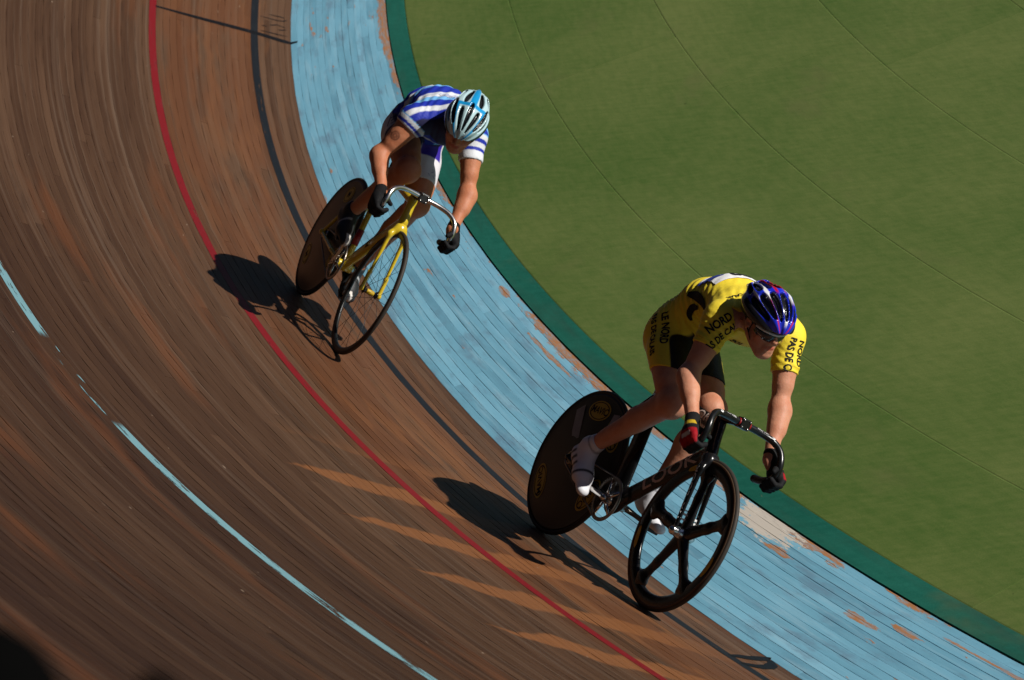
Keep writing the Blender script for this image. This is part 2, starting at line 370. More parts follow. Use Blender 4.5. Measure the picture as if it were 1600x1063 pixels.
# bare orange wood above the joists, across the boards, between the black line and a little above the red one
ph = n.math('ADD', n.math('DIVIDE', n.math('ADD', u, n.math('MULTIPLY', v, .30)), .673), n.math('MULTIPLY', n.math('SUBTRACT', n.noise(n.comb(n.math('MULTIPLY', u, 1.5), n.math('MULTIPLY', v, 5.), 1.), 1., 3), .5), .35))
fr = n.math('ABSOLUTE', n.math('SUBTRACT', n.math('FRACT', n.math('ADD', ph, 39.98)), .5))
wid = n.math('MULTIPLY', n.step(v, 2.22, 1.80), .19)
band = n.step(n.math('SUBTRACT', wid, fr), 0., .06)
win = n.math('MULTIPLY', n.step(u, -11.75, -11.1), n.step(v, .70, 1.35))
band = n.math('MULTIPLY', band, win)
patch = n.math('MULTIPLY', n.step(n.noise(n.comb(n.math('MULTIPLY', u, .8), n.math('MULTIPLY', v, 7.), 5.), 1., 4, .6), .50, .60), n.math('MULTIPLY', n.step(v, 1.75, 1.2), n.step(v, .62, .8)))
patch = n.math('MULTIPLY', patch, n.math('ADD', n.math('MULTIPLY', n.step(u, -13.5, -11.), .38), .22))
bare = n.math('MAXIMUM', band, patch); bare = n.math('MULTIPLY', bare, n.math('ADD', n.math('MULTIPLY', fine, .8), .38))
bare = n.math('MINIMUM', bare, 1.)
c = n.mix(bare, c, n.mix(fine, (.115, .040, .013), (.27, .110, .040)))
chip = n.step(n.noise(n.comb(n.math('MULTIPLY', u, 9.), n.math('MULTIPLY', v, 34.), 2.), 1., 2, .5), .755, .79)
c = n.mix(n.math('MULTIPLY', chip, .6), c, (.30, .22, .16))
n.bump(n.math('ADD', fine, n.math('MULTIPLY', streak, .5)), .35, .004)
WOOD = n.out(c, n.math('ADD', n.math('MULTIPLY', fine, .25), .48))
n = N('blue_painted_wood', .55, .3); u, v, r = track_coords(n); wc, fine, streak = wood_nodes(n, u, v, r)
off = n.math('MULTIPLY', r, 31.)
blot = n.noise(n.comb(n.math('MULTIPLY', u, 1.1), n.math('MULTIPLY', v, 5.), off), 1., 5, .6)
c = n.ramp(n.math('ADD', n.math('MULTIPLY', blot, .75), n.math('MULTIPLY', r, .25)), [(.20, (.095, .225, .32)), (.40, (.150, .365, .49)), (.60, (.190, .44, .585)), (.85, (.27, .53, .67))])
grime = n.step(n.noise(n.comb(n.math('MULTIPLY', u, 2.4), n.math('MULTIPLY', v, 9.), 4.), 1., 5, .65), .50, .70)
chalk = n.step(n.noise(n.comb(n.math('MULTIPLY', u, 1.7), n.math('MULTIPLY', v, 26.), 12.), 1., 5, .65), .48, .75); c = n.mix(n.math('MULTIPLY', chalk, .40), c, (.36, .54, .63)); c = n.mix(n.math('MULTIPLY', grime, .60), c, (.125, .20, .28))
scr = n.step(n.noise(n.comb(n.math('MULTIPLY', u, 1.6), n.math('MULTIPLY', v, 120.), off), 1., 3, .6), .66, .72)
c = n.mix(n.math('MULTIPLY', scr, .6), c, (.06, .10, .14))
# bare wood: a worn rim along the inner edge and flaked spots
edge = n.noise(n.comb(n.math('MULTIPLY', u, 2.2), n.math('MULTIPLY', v, 12.), 7.), 1., 5, .7)
long = n.noise(n.comb(n.math('MULTIPLY', u, .42), 0., 3.7), 1., 2, .5)
worn = n.step(n.math('SUBTRACT', n.math('ADD', n.math('MULTIPLY', n.step(v, .085, .0), .33), n.math('ADD', edge, n.math('MULTIPLY', n.math('SUBTRACT', long, .5), .75))), .80), 0., .04)
worn = n.math('MULTIPLY', worn, n.step(v, .10, .06))
flake = n.step(n.math('ADD', n.noise(n.comb(n.math('MULTIPLY', u, 3.2), n.math('MULTIPLY', v, 15.), off), 1., 4, .62), n.math('MULTIPLY', n.noise(n.comb(n.math('MULTIPLY', u, .7), n.math('MULTIPLY', v, 3.), 8.), 1., 1), .35)), .885, .905)
bare = n.math('MAXIMUM', worn, flake)
# the inner rim stripped bare at the far end and beside the middle of the bend
def spot(n, u, v, uc, ur, vc, vr):
    a = n.math('DIVIDE', n.math('SUBTRACT', u, uc), ur); b = n.math('DIVIDE', n.math('SUBTRACT', v, vc), vr)
    d = n.math('SQRT', n.math('ADD', n.math('MULTIPLY', a, a), n.math('MULTIPLY', b, b)))
    e = n.noise(n.comb(n.math('MULTIPLY', u, 7.), n.math('MULTIPLY', v, 38.), 2.), 1., 5, .75)
    return n.step(n.math('ADD', d, n.math('MULTIPLY', n.math('SUBTRACT', e, .5), 3.2)), 1.0, .90)
for a in ((-19.1, .75, .022, .040), (-12.9, .95, .004, .050), (-14.1, .10, .05, .02), (-13.1, .3, .10, .012), (-9.40, .14, .215, .020), (-9.15, .10, .15, .016), (-8.6, .45, .075, .007), (-10.25, .10, .14, .02)):
    bare = n.math('MAXIMUM', bare, spot(n, u, v, *a))
rag = n.step(n.noise(n.comb(n.math('MULTIPLY', u, 11.), n.math('MULTIPLY', v, 75.), 3.), 1., 4, .7), .40, .58); bare = n.math('MULTIPLY', bare, n.math('ADD', n.math('MULTIPLY', rag, .45), .52))
c = n.mix(bare, c, n.mix(fine, (.29, .105, .032), (.52, .24, .085)))
c = n.mix(spot(n, u, v, -10.52, .30, .060, .072), c, n.mix(fine, (.50, .44, .38), (.62, .57, .50)))
n.bump(n.math('ADD', n.math('MULTIPLY', fine, .5), n.math('SUBTRACT', blot, n.math('MULTIPLY', bare, .8))), .35, .003)
BLUEW = n.out(c, .5)
def line_mat(name, col, wear, worn=None):
    n = N(name, .6, .12); u, v, r = track_coords(n)
    k = n.noise(n.comb(n.math('MULTIPLY', u, 3.), n.math('MULTIPLY', v, 60.), 0.), 1., 5, .65); k2 = n.noise(n.comb(n.math('MULTIPLY', u, .6), n.math('MULTIPLY', v, 4.), 0.), 1., 3)
    c = n.mix(n.math('MULTIPLY', k2, .5), tuple(col), tuple(x * .55 for x in col)); c = n.mix(n.math('MULTIPLY', n.step(k, .5, .8), .5), c, tuple(x * .6 + .03 for x in col))
    a = n.step(n.math('ADD', k, n.math('MULTIPLY', k2, .3)), .84 + wear, .80 + wear)
    if worn:  # a stretch nearly rubbed away
        g = n.math('MULTIPLY', n.step(u, worn[0], worn[0] + .12), n.step(u, worn[1], worn[1] - .12))
        a = n.math('MINIMUM', a, n.math('MAXIMUM', n.math('SUBTRACT', 1., g), n.step(n.noise(n.comb(n.math('MULTIPLY', u, 2.6), n.math('MULTIPLY', v, 30.), 1.), 1., 3), .58, .62)))
    n.set(n.b.inputs['Alpha'], a); return n.out(c)
REDP = line_mat('red_line_paint', (.17, .008, .011), -.02); BLKP = line_mat('black_line_paint', (.010, .012, .015), .0); STAYP = line_mat('pale_blue_line_paint', (.16, .31, .35), -.10, (-12.30, -10.95)); MARKP = line_mat('black_mark_paint', (.006, .006, .007), .16)
def green_mat(name, lo, hi, seam):
    n = N(name, .8, .2); g = n.nd('NewGeometry').outputs['Position']; x = n.sep(g); r = n.attr('rnd')
    uu = n.nd('UVMap', uv_map='track').outputs[0]; q = n.sep(uu)
    a = n.noise(n.comb(n.math('MULTIPLY', q[0], .5), n.math('MULTIPLY', q[1], .8), 0.), 1., 4, .55)
    b = n.noise(n.comb(n.math('MULTIPLY', q[0], 6.), n.math('MULTIPLY', q[1], 26.), 0.), 1., 4, .6)
    b2 = n.noise(n.comb(n.math('MULTIPLY', n.math('ADD', q[0], q[1]), 22.), n.math('MULTIPLY', n.math('SUBTRACT', q[0], q[1]), 5.), 0.), 1., 3, .6)
    f = n.noise(g, 120., 3, .6)
    t = n.math('ADD', n.math('SUBTRACT', n.math('MULTIPLY', a, 1.25), .25), n.math('MULTIPLY', r, seam)); t = n.math('ADD', t, n.math('MULTIPLY', n.math('ADD', n.math('SUBTRACT', b, .5), n.math('SUBTRACT', b2, .5)), .62)); t = n.math('ADD', t, n.math('MULTIPLY', n.math('SUBTRACT', f, .5), .55))
    c = n.ramp(t, [(.15, tuple(lo)), (.85, tuple(hi))])
    dirt = n.step(n.noise(n.comb(n.math('MULTIPLY', q[0], 14.), n.math('MULTIPLY', q[1], 20.), 5.), 1., 2), .755, .78); c = n.mix(n.math('MULTIPLY', dirt, .5), c, tuple(x * .35 for x in lo))
    sc = n.step(n.noise(n.comb(n.math('MULTIPLY', q[0], 1.2), n.math('MULTIPLY', q[1], 2.2), 7.7), 1., 4, .6), .56, .75); c = n.mix(n.math('MULTIPLY', sc, .35), c, (.135, .135, .05))
    n.bump(n.math('ADD', n.math('MULTIPLY', f, .5), b), .25, .003); return n.out(c)
GREEN = green_mat('green_floor_paint', (.066, .122, .022), (.140, .178, .048), .22); DGREEN = green_mat('dark_green_paint', (.004, .095, .066), (.015, .150, .108), .1)
def worn_strip():
    t = DGREEN.node_tree; b = t.nodes['Principled BSDF']; src = b.inputs['Base Color'].links[0].from_socket; n = N.__new__(N); n.m = DGREEN; n.t = t; n.b = b
    q = n.sep(n.nd('UVMap', uv_map='track').outputs[0]); k = n.noise(n.comb(n.math('MULTIPLY', q[0], 5.), n.math('MULTIPLY', q[1], 30.), 1.), 1., 5, .7); k2 = n.noise(n.comb(n.math('MULTIPLY', q[0], 1.2), n.math('MULTIPLY', q[1], 8.), 2.), 1., 4, .6)
    c = n.mix(n.math('MULTIPLY', n.step(k2, .45, .75), .5), src, (.03, .075, .055)); c = n.mix(n.math('MULTIPLY', n.step(k, .66, .70), .7), c, (.13, .15, .09)); n.set(b.inputs['Base Color'], c)
worn_strip()
DARK = plain('dark_underside', (.012, .010, .009), .9, .1); CONC = plain('concrete', (.22, .21, .19), .85, .2, scale=8.)

# ------------------------------------------------------------------ setting
TA, TB = -1.02, -.12       # angular extent that is built
obj('ground', new_mesh('ground', [(-150, -150, -.35), (150, -150, -.35), (150, 150, -.35), (-150, 150, -.35)], [(0, 1, 2, 3)]), CONC, kind='structure')
infield = obj('infield', ring_mesh('infield', [(*ring('', [(-.1216, -.0045), (-12., -.0045)], -1.6, .5, .03), .4)]), GREEN, kind='structure')
rings_s = [-.1246, -.785, -1.613, -2.442, -3.27, -4.10, -4.93, -5.76]
seam_off = [-.5865, -.5865, -.5390, -.512, -.56, -.53, -.5]
for i in range(7):
    s0, s1 = rings_s[i + 1], rings_s[i]; d = .107
    t = seam_off[i] - d * 4
    while t < TB:
        a, b = t + .00007, t + d - .00007; rn = random.random(); e = [random.uniform(-.0006, .0012) for _ in range(2)]
        g = .0002; pr = [(s0 + g, -.006), (s0 + g, e[0] - .0012), (s0 + g + .006, e[0]), (s1 - g - .006, e[1]), (s1 - g, e[1] - .0012), (s1 - g, -.006)]
        if i < 6: obj('panel', ring_mesh('panel', [(*ring('', pr[::-1], a, b, .0125), rn)]), GREEN, infield)
        t += d
obj('green_border', ring_mesh('green_border', [(*ring('', [(-.0045, -.012), (-.0045, .004), (-.1216, .0042), (-.1216, -.012)], TA - .2, TB + .2, .012), .5)]), DGREEN, kind='structure')
deck = obj('track', ring_mesh('track', [(*ring('', [(.0, -.012), (WB, -.012), (6.4, -.012), (6.4, -.4)][::-1], TA - .15, TB + .15, .02), 0.)]), DARK, kind='structure')
# boards: long strips laid along the bend, every one a little higher, lower or more tilted than the next
boards = []; s = .004
while s < 6.3:
    wd = .0421 if s < WB - .01 else .0449
    s1 = s + wd
    if s < WB and s1 > WB - .02: s1 = WB
    t = TA + random.uniform(-.12, 0)
    while t < TB:
        t1 = t + random.uniform(.20, .30)
        boards.append((s, s1, t, min(t1, TB + .1))); t = t1
    s = s1
cxy = V(31.2, 0, 7.15)
def board(s0, s1, t0, t1):
    e = random.uniform(-.0004, .0004); tl = random.uniform(-.0003, .0003); g = random.choice((.00015, .0002, .0003, .0006)) if s0 > WB - .01 else random.choice((.0002, .0003, .0005, .0008, .0016))
    c = .0013; k = .0007; pr = [(s0 + g, -.010), (s0 + g, e - tl - k), (s0 + g + c, e - tl), (s1 - g - c, e + tl), (s1 - g, e + tl - k), (s1 - g, -.010)]
    return (*ring('', pr[::-1], t0 + .00007, t1 - .00007, .022), random.random())
def seen(b):
    tm = min(max((b[2] + b[3]) / 2, b[2]), b[3]); best = -1
    for t in (b[2], tm, b[3]):
        p = V(*surf(t, (b[0] + b[1]) / 2)) - cxy; z = p @ V(*cf); x = 800 + 5676 * (p @ V(*cr)) / z; y = 531 - 5676 * (p @ V(*cu)) / z
        if -150 < x < 1750 and -150 < y < 1210: best = max(best, 1 / z)
    return best
rank = sorted(boards, key=lambda b: -seen(b)); single = [b for b in rank[:300] if seen(b) > 0]; rest = [b for b in boards if b not in set(single)]
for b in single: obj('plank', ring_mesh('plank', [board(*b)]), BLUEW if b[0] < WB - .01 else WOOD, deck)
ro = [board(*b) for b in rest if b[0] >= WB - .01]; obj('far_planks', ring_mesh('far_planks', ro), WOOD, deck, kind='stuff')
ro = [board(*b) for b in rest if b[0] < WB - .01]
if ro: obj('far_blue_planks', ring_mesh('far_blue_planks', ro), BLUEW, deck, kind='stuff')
def strip(name, s0, s1, mat, label=None):
    return obj(name, ring_mesh(name, [(*ring('', [(s0, .0016), (s1, .0016)][::-1], TA - .05, TB + .05, .01), .5)]), mat, kind='structure')
strip('black_line', WB + .2463 - .024, WB + .2463 + .024, BLKP); strip('red_line', WB + .9214 - .0225, WB + .9214 + .0225, REDP); strip('pale_blue_line', WB + 2.2724 - .022, WB + 2.2724 + .022, STAYP)
def ribbon(name, strokes, wds, lift=.0024):
    parts = []
    for pts, wd in zip(strokes, wds):
        P2 = [V(t * US, s) for t, s in pts]; Q = []
        for a, b in zip(P2[:-1], P2[1:]): Q += [mix(a, b, k / 8) for k in range(8)]
        Q.append(P2[-1]); vs, uv, fs = [], [], []
        for i, q in enumerate(Q):
            d = unit(Q[min(i + 1, len(Q) - 1)] - Q[max(i - 1, 0)]); nn = V(-d[1], d[0]); f = .35 + .65 * min(1, 3 * min(i, len(Q) - 1 - i) / len(Q) + .2)
            for sg in (-1, 1):
                e = q + nn * sg * wd / 2 * f; vs.append(surf(e[0] / US, e[1], lift)); uv.append(tuple(e))
            if i: fs.append((2 * i - 2, 2 * i - 1, 2 * i + 1, 2 * i))
        parts.append((vs, fs, uv, .5))
    return obj(name, ring_mesh(name, parts), MARKP, kind='structure')
ribbon('distance_digits', [[(-0.80187, 0.7827), (-0.8027, 0.7258), (-0.80309, 0.7039), (-0.80291, 0.67436)], [(-0.79814, 0.83855), (-0.79858, 0.77303), (-0.79921, 0.72058), (-0.80025, 0.68347), (-0.80189, 0.66092)], [(-0.7935, 0.7748), (-0.79389, 0.75915), (-0.79544, 0.72876), (-0.79554, 0.70255), (-0.79543, 0.66757)], [(-0.79184, 0.71547), (-0.79244, 0.69369), (-0.79404, 0.66316)], [(-0.78644, 0.83695), (-0.78733, 0.77201), (-0.78788, 0.71996), (-0.78883, 0.65473)], [(-0.79098, 0.82849), (-0.79139, 0.79376)]], [0.012, 0.012, 0.012, 0.012, 0.012, 0.012])
ribbon('cross_line', [[(-0.77691, 1.53618), (-0.77969, 1.20997), (-0.78309, 0.86726), (-0.78382, 0.68723), (-0.78427, 0.65122), (-0.78431, 0.58767)]], [.06])
ribbon('painted_mark', [[(-0.38279, 0.87042), (-0.38354, 0.80464), (-0.38397, 0.74671), (-0.38534, 0.67488), (-0.38657, 0.62936)], [(-0.3793, 0.86976), (-0.37879, 0.83959), (-0.3788, 0.78779), (-0.38014, 0.72356), (-0.38223, 0.67574), (-0.385, 0.64525)]], [.05, .05])
# outer walkway where the picture is taken from, and two unidentified black shapes close to the lens
top = surf(-.3, 6.4); ro_, zo = math.hypot(top[0], top[1]), top[2]
T = [-1.25 + 1.75 * i / 60 for i in range(61)]
def sweep_rz(name, prof, mat):
    k = len(prof); vs = [(r * math.cos(t), r * math.sin(t), z) for t in T for r, z in prof]
    return obj(name, new_mesh(name, vs, [(k * i + j, k * i + j + 1, k * i + k + 1 + j, k * i + k + j) for i in range(60) for j in range(k - 1)]), mat, kind='structure')
sweep_rz('outer_walkway', ((ro_ + .01, -.3), (ro_ + .01, zo + .02), (30.4, zo + .02)), CONC)
# unseen dark stand, added behind the camera to block sky and deepen shade
ADDED_STAND = plain('added_dark_stand', (.045, .043, .040), .85, .2, scale=6.)
sweep_rz('added_stand_tiers', [(30.4, zo + .02), (30.4, 5.5)] + [q for i in range(6) for q in ((31.8 + 1.1 * i, 5.5 + .5 * i), (31.8 + 1.1 * i, 6. + .5 * i))] + [(39., 8.5), (39., 13.)], ADDED_STAND)
sweep_rz('added_stand_roof', ((39., 13.), (28.6, 11.2), (28.6, 11.5), (39., 13.3)), ADDED_STAND)

PADM = plain('matte_black', (.0022, .0022, .0022), .9, .0)
POST, POLE = (30.0351, -2.0314, 6.0342), (29.9917, -1.8857, 6.0535)  # made-up post and pole in place of unidentified blurred shapes
def corner_shapes():
    zt = POST[2] + .058; e = obj('black_corner_shape', None, None, None, 'unidentified black shape made as a thick post, blurred in the bottom left corner', 'post'); e.location = (POST[0], POST[1], zo + .02); h = zt - zo - .02
    part('pad', lathe_z([(.0, .02), (.045, .02), (.060, .05), (.060, h - .060), (.055, h - .036), (.043, h - .017), (.024, h - .004), (0, h)]), PADM, e); part('base_plate', lathe_z([(0, 0), (.12, 0), (.12, .015), (.0, .015)]), PADM, e)
    t, b = V(*POLE), V(POLE[0] - .05, POLE[1] + .75, zo + .02); e = obj('black_edge_shape', None, None, None, 'unidentified black shape made as a thin leaning pole, blurred at the bottom edge', 'pole'); e.location = b; d = unit(t - b); L = np.linalg.norm(t - b)
    part('shaft', tube([V(0, 0, 0), d * (L * .5), d * (L - .10)], .010, 12), PADM, e); part('grip', tube([d * (L - .11), d * (L - .06), d * (L - .02), d * (L - .005), d * L], [.011, .016, .016, .011, .003], 14), PADM, e)
def lathe_z(prof, n=28): vs, fs = lathe([(r, y) for r, y in prof], (0, 0, 0), n); return [V(v[0], -v[2], v[1]) for v in vs], fs
# ------------------------------------------------------------------ materials of the things
CARBON = plain('black_carbon', (.006, .006, .0065), .25, .35, var=.2, coat=.15); CARBONM = plain('black_wheel_skin', (.007, .0066, .0062), .38, .35, var=.25, scale=14.); RUBBER = plain('dark_rubber', (.030, .024, .019), .65, .3); TAN = plain('brown_tyre_wall', (.085, .050, .028), .6, .3)
ALLOY = plain('polished_alloy', (.62, .60, .57), .22, .5, 1., .1); STEEL = plain('chain_steel', (.30, .26, .22), .35, .5, 1., .2, 200.); YPAINT = plain('yellow_frame_paint', (.56, .40, .020), .25, .5, var=.06, scale=20., coat=.5)
BLACKP = plain('black_plastic', (.012, .012, .013), .45, .5); REDT = plain('red_trim', (.28, .012, .016), .4, .5); DECALY = plain('decal_yellow', (.46, .30, .015), .45, .4, var=.1); PINKISH = plain('frame_letter_print', (.52, .41, .36), .4, .4); WHITEP = plain('white_print', (.72, .72, .72), .5, .4, var=.05); BLACKI = plain('black_print', (.010, .010, .011), .7, .2)

def frames(P):
    P = [V(*p) for p in P]; T = [unit(P[min(i + 1, len(P) - 1)] - P[max(i - 1, 0)]) for i in range(len(P))]
    up = V(0, 1, 0) if abs(T[0][1]) < .9 else V(0, 0, 1); out = []
    for t in T: up = unit(up - t * (up @ t)); out.append((t, up, np.cross(t, up)))
    return P, out
def smooth_path(P, k=6):
    P = [V(*p) for p in P]; Q = [2 * P[0] - P[1]] + P + [2 * P[-1] - P[-2]]; out = []
    for i in range(1, len(Q) - 2):
        a, b, c, d = Q[i - 1:i + 3]
        for j in range(k):
            t = j / k; out.append(.5 * (2 * b + (c - a) * t + (2 * a - 5 * b + 4 * c - d) * t * t + (3 * b - a - 3 * c + d) * t ** 3))
    return out + [P[-1]]
def tube(P, r, n=12, smooth=True, k=6, lat=1.):
    """swept round or oval bar; lat < 1 flattens it along the first cross axis"""
    Q = smooth_path(P, k) if smooth and len(P) > 2 else [V(*p) for p in P]; m = len(Q); Q, F = frames(Q); vs, fs = [], []
    rr = np.interp(np.linspace(0, 1, m), np.linspace(0, 1, len(r)), r) if np.ndim(r) else [r] * m
    for q, (t, u, v), a in zip(Q, F, rr):
        for j in range(n): w_ = 2 * math.pi * j / n; vs.append(q + a * (math.cos(w_) * u * lat + math.sin(w_) * v))
    for i in range(m - 1):
        for j in range(n): fs.append((i * n + j, i * n + (j + 1) % n, (i + 1) * n + (j + 1) % n, (i + 1) * n + j))
    return vs, fs + [tuple(range(n - 1, -1, -1)), tuple((m - 1) * n + j for j in range(n))]
def lathe(prof, c=(0, 0, 0), n=72, closed=False):
    """profile [(radius, y)] turned about the wheel axle"""
    c = V(*c); k = len(prof); vs = [c + V(r * math.cos(2 * math.pi * i / n), y, r * math.sin(2 * math.pi * i / n)) for i in range(n) for r, y in prof]
    kk = k if closed else k - 1
    return vs, [(i * k + j, i * k + (j + 1) % k, ((i + 1) % n) * k + (j + 1) % k, ((i + 1) % n) * k + j) for i in range(n) for j in range(kk)]
def box(c, h, R=None):
    c = V(*c); R = np.eye(3) if R is None else R; v = [c + R @ V(h[0] * x, h[1] * y, h[2] * z) for x in (-1, 1) for y in (-1, 1) for z in (-1, 1)]
    return v, [(0, 1, 3, 2), (4, 6, 7, 5), (0, 4, 5, 1), (2, 3, 7, 6), (0, 2, 6, 4), (1, 5, 7, 3)]
def join(*ps):
    V_, F_ = [], []
    for v, f in ps: b = len(V_); V_ += list(v); F_ += [tuple(i + b for i in q) for q in f]
    return V_, F_
def part(name, geo, mat, parent, smooth=True, bevel=0., label=None):
    o = obj(name, new_mesh(name, geo[0], geo[1], smooth), mat, parent, label=label)
    if bevel: b = o.modifiers.new('bevel', 'BEVEL'); b.width = bevel; b.segments = 2
    return o
def field_part(name, f, h, mat, parent, colour=None, label=None):
    v, q = f.mesh(h); m = new_mesh(name, v, q, True)
    if colour is not None:
        a = m.attributes.new('paint', 'FLOAT_COLOR', 'POINT'); c = np.ones((len(v), 4), dtype=np.float32); c[:, :3] = colour(v); a.data.foreach_set('color', c.ravel())
    return obj(name, m, mat, parent, label=label)
def place(name, frame, label, cat, group=None):
    o = obj(name, None, None, None, label, cat, group); c, M = frame
    o.matrix_world = Matrix([[*M[0], c[0]], [*M[1], c[1]], [*M[2], c[2]], [0, 0, 0, 1]]); return o
def flat_text(txt, size=1., bold=.0, shear=0.):
    cu_ = bpy.data.curves.new('t', 'FONT'); cu_.body = txt; cu_.size = size; cu_.align_x = 'CENTER'; cu_.align_y = 'CENTER'; cu_.offset = bold * size; cu_.shear = shear; cu_.resolution_u = 3
    o = bpy.data.objects.new('t', cu_); COL.objects.link(o); dg = bpy.context.evaluated_depsgraph_get(); m = bpy.data.meshes.new_from_object(o.evaluated_get(dg))
    bm = bmesh.new(); bm.from_mesh(m); bmesh.ops.triangulate(bm, faces=bm.faces)
    for _ in range(3):
        e = [x for x in bm.edges if x.calc_length() > .16 * size]
        if not e: break
        bmesh.ops.subdivide_edges(bm, edges=e, cuts=1); bmesh.ops.triangulate(bm, faces=bm.faces)
    vs = np.array([v.co[:] for v in bm.verts]); fs = [[v.index for v in f.verts] for f in bm.faces]; bm.free(); bpy.data.objects.remove(o); bpy.data.curves.remove(cu_); bpy.data.meshes.remove(m)
    return vs, fs
def print_text(name, f, txt, org, U, W, mat, parent, size, bold=.01, sx=1., lift=.0022, depth=.12):
    """lettering laid onto the surface of f: org on the surface, U reading direction, W letter-up direction"""
    vs, fs = flat_text(txt, size, bold); U = unit(U); W = unit(V(W) - U * (V(W) @ U)); D = -np.cross(U, W); o = V(org)
    return print_on(name, f, o, U, W, D, vs[:, :2] * V(sx, 1), fs, mat, parent, lift, depth)
def print_on(name, f, o, U, W, D, uv, fs, mat, parent, lift=.0022, depth=.12):
    st = o + uv[:, :1] * U + uv[:, 1:2] * W - D * depth; q = cast(f, st, D, lift=lift)
    bad = (np.abs(f.at(q) - lift) > .003) | (np.abs((q - st) @ D - depth) > depth * .9)
    fs = [t for t in fs if not any(bad[i] for i in t)]
    return obj(name, new_mesh(name, np.where(bad[:, None], o, q), fs), mat, parent)
def print_strokes(name, f, strokes, org, U, W, mat, parent, size, wd, lift=.0022, depth=.12):
    U = unit(U); W = unit(V(W) - U * (V(W) @ U)); vs, fs = [], []
    for s_ in strokes:
        Q = smooth_path([(x * size, y * size, 0) for x, y in s_], 5) if len(s_) > 2 else [V(x * size, y * size, 0) for x, y in s_]
        for i, q in enumerate(Q):
            d = unit(Q[min(i + 1, len(Q) - 1)] - Q[max(i - 1, 0)]); k = wd * (.4 + .6 * math.sin(math.pi * min(1, max(0, (i + .5) / len(Q)))))
            b = len(vs); vs += [q[:2] + V(-d[1], d[0]) * k / 2, q[:2] - V(-d[1], d[0]) * k / 2]
            if i: fs.append((b - 2, b - 1, b + 1, b))
    return print_on(name, f, V(org), U, W, -np.cross(U, W), np.array(vs), fs, mat, parent, lift, depth)

def print_path(name, f, pts, wd, mat, parent, lift=.0018):
    """a broad printed stroke following points that lie on the surface of f"""
    Q = np.array(smooth_path(pts, 8)); e = 1e-3; vs, fs, K = [], [], (-1, -.33, .33, 1)
    G_ = np.stack([f.at(Q + V(*r) * e) - f.at(Q - V(*r) * e) for r in np.eye(3)], 1); G_ /= np.linalg.norm(G_, axis=1)[:, None]
    for i, q in enumerate(Q):
        t = unit(Q[min(i + 1, len(Q) - 1)] - Q[max(i - 1, 0)]); b = unit(np.cross(G_[i], t)); w_ = wd / 2 * (.30 + .70 * math.sin(math.pi * (i + .6) / (len(Q) + .2)) ** .7); n0 = len(vs)
        vs += [q + b * w_ * k + G_[i] * .03 for k in K]; fs += [(n0 - 4 + j, n0 - 3 + j, n0 + 1 + j, n0 + j) for j in range(3)] if i else []
    D = np.repeat(-G_, 4, 0); return obj(name, new_mesh(name, cast(f, np.array(vs), D, lift=lift), fs), mat, parent)
RW = .334
def disc_y(r): return .005 + .024 * max(0, 1 - (r / .318)) ** .8
def tyre(c): return lathe([(RW - .0105 + .0105 * math.cos(a), .0105 * math.sin(a)) for a in [2 * math.pi * i / 12 for i in range(12)]], c, 96, True)
def disc_wheel(bike, c, mat, rim):
    pr = [(.0, .030), (.02, .030), (.024, disc_y(.024))] + [(r, disc_y(r)) for r in np.linspace(.05, .30, 9)] + [(.306, .0075), (.318, .0085), (.3185, 0)]
    w_ = part('wheel', lathe(pr + [(r, -y) for r, y in pr[::-1]], c), mat, bike, label='solid black disc rear wheel')
    part('tyre', tyre(c), rim, w_); part('hub', lathe([(0, -.058), (.010, -.058), (.010, -.05), (.016, -.049), (.016, -.03), (.016, .03), (.016, .049), (.010, .05), (.010, .058), (0, .058)], c, 20), ALLOY, w_); return w_
def decal_oval(wheel, c, ang, rad, a, b, txt, size):
    """oval maker's decal lying on the right face of a disc wheel"""
    er, et = V(math.cos(ang), 0, math.sin(ang)), V(-math.sin(ang), 0, math.cos(ang))
    def put(x, z, lift): q = V(*c) + er * (rad + z) + et * x; r = math.hypot(q[0] - c[0], q[2] - c[2]); return V(q[0], c[1] - disc_y(r) - lift, q[2])
    n = 40; vs = [put(0, 0, .0012)]; fs = []
    for k in (.5, 1.): vs += [put(a * k * math.cos(2 * math.pi * i / n), b * k * math.sin(2 * math.pi * i / n), .0012) for i in range(n)]
    fs = [(0, 1 + i, 1 + (i + 1) % n) for i in range(n)] + [(1 + i, 1 + n + i, 1 + n + (i + 1) % n, 1 + (i + 1) % n) for i in range(n)]
    d = part('decal', (vs, fs), DECALY, wheel, False)
    # dark inner ring and name
    m = []; q = []
    for i in range(n):
        for k in (.80, .88): m.append(put(a * k * math.cos(2 * math.pi * i / n), b * k * math.sin(2 * math.pi * i / n), .0020))
        q.append((2 * i, 2 * i + 1, 2 * ((i + 1) % n) + 1, 2 * ((i + 1) % n)))
    tv, tf = flat_text(txt, size, .02); b0 = len(m); m += [put(-x[0], x[1], .0020) for x in tv]; q += [tuple(i + b0 for i in f) for f in tf]
    part('decal_lettering', (m, q), BLACKI, wheel, False)
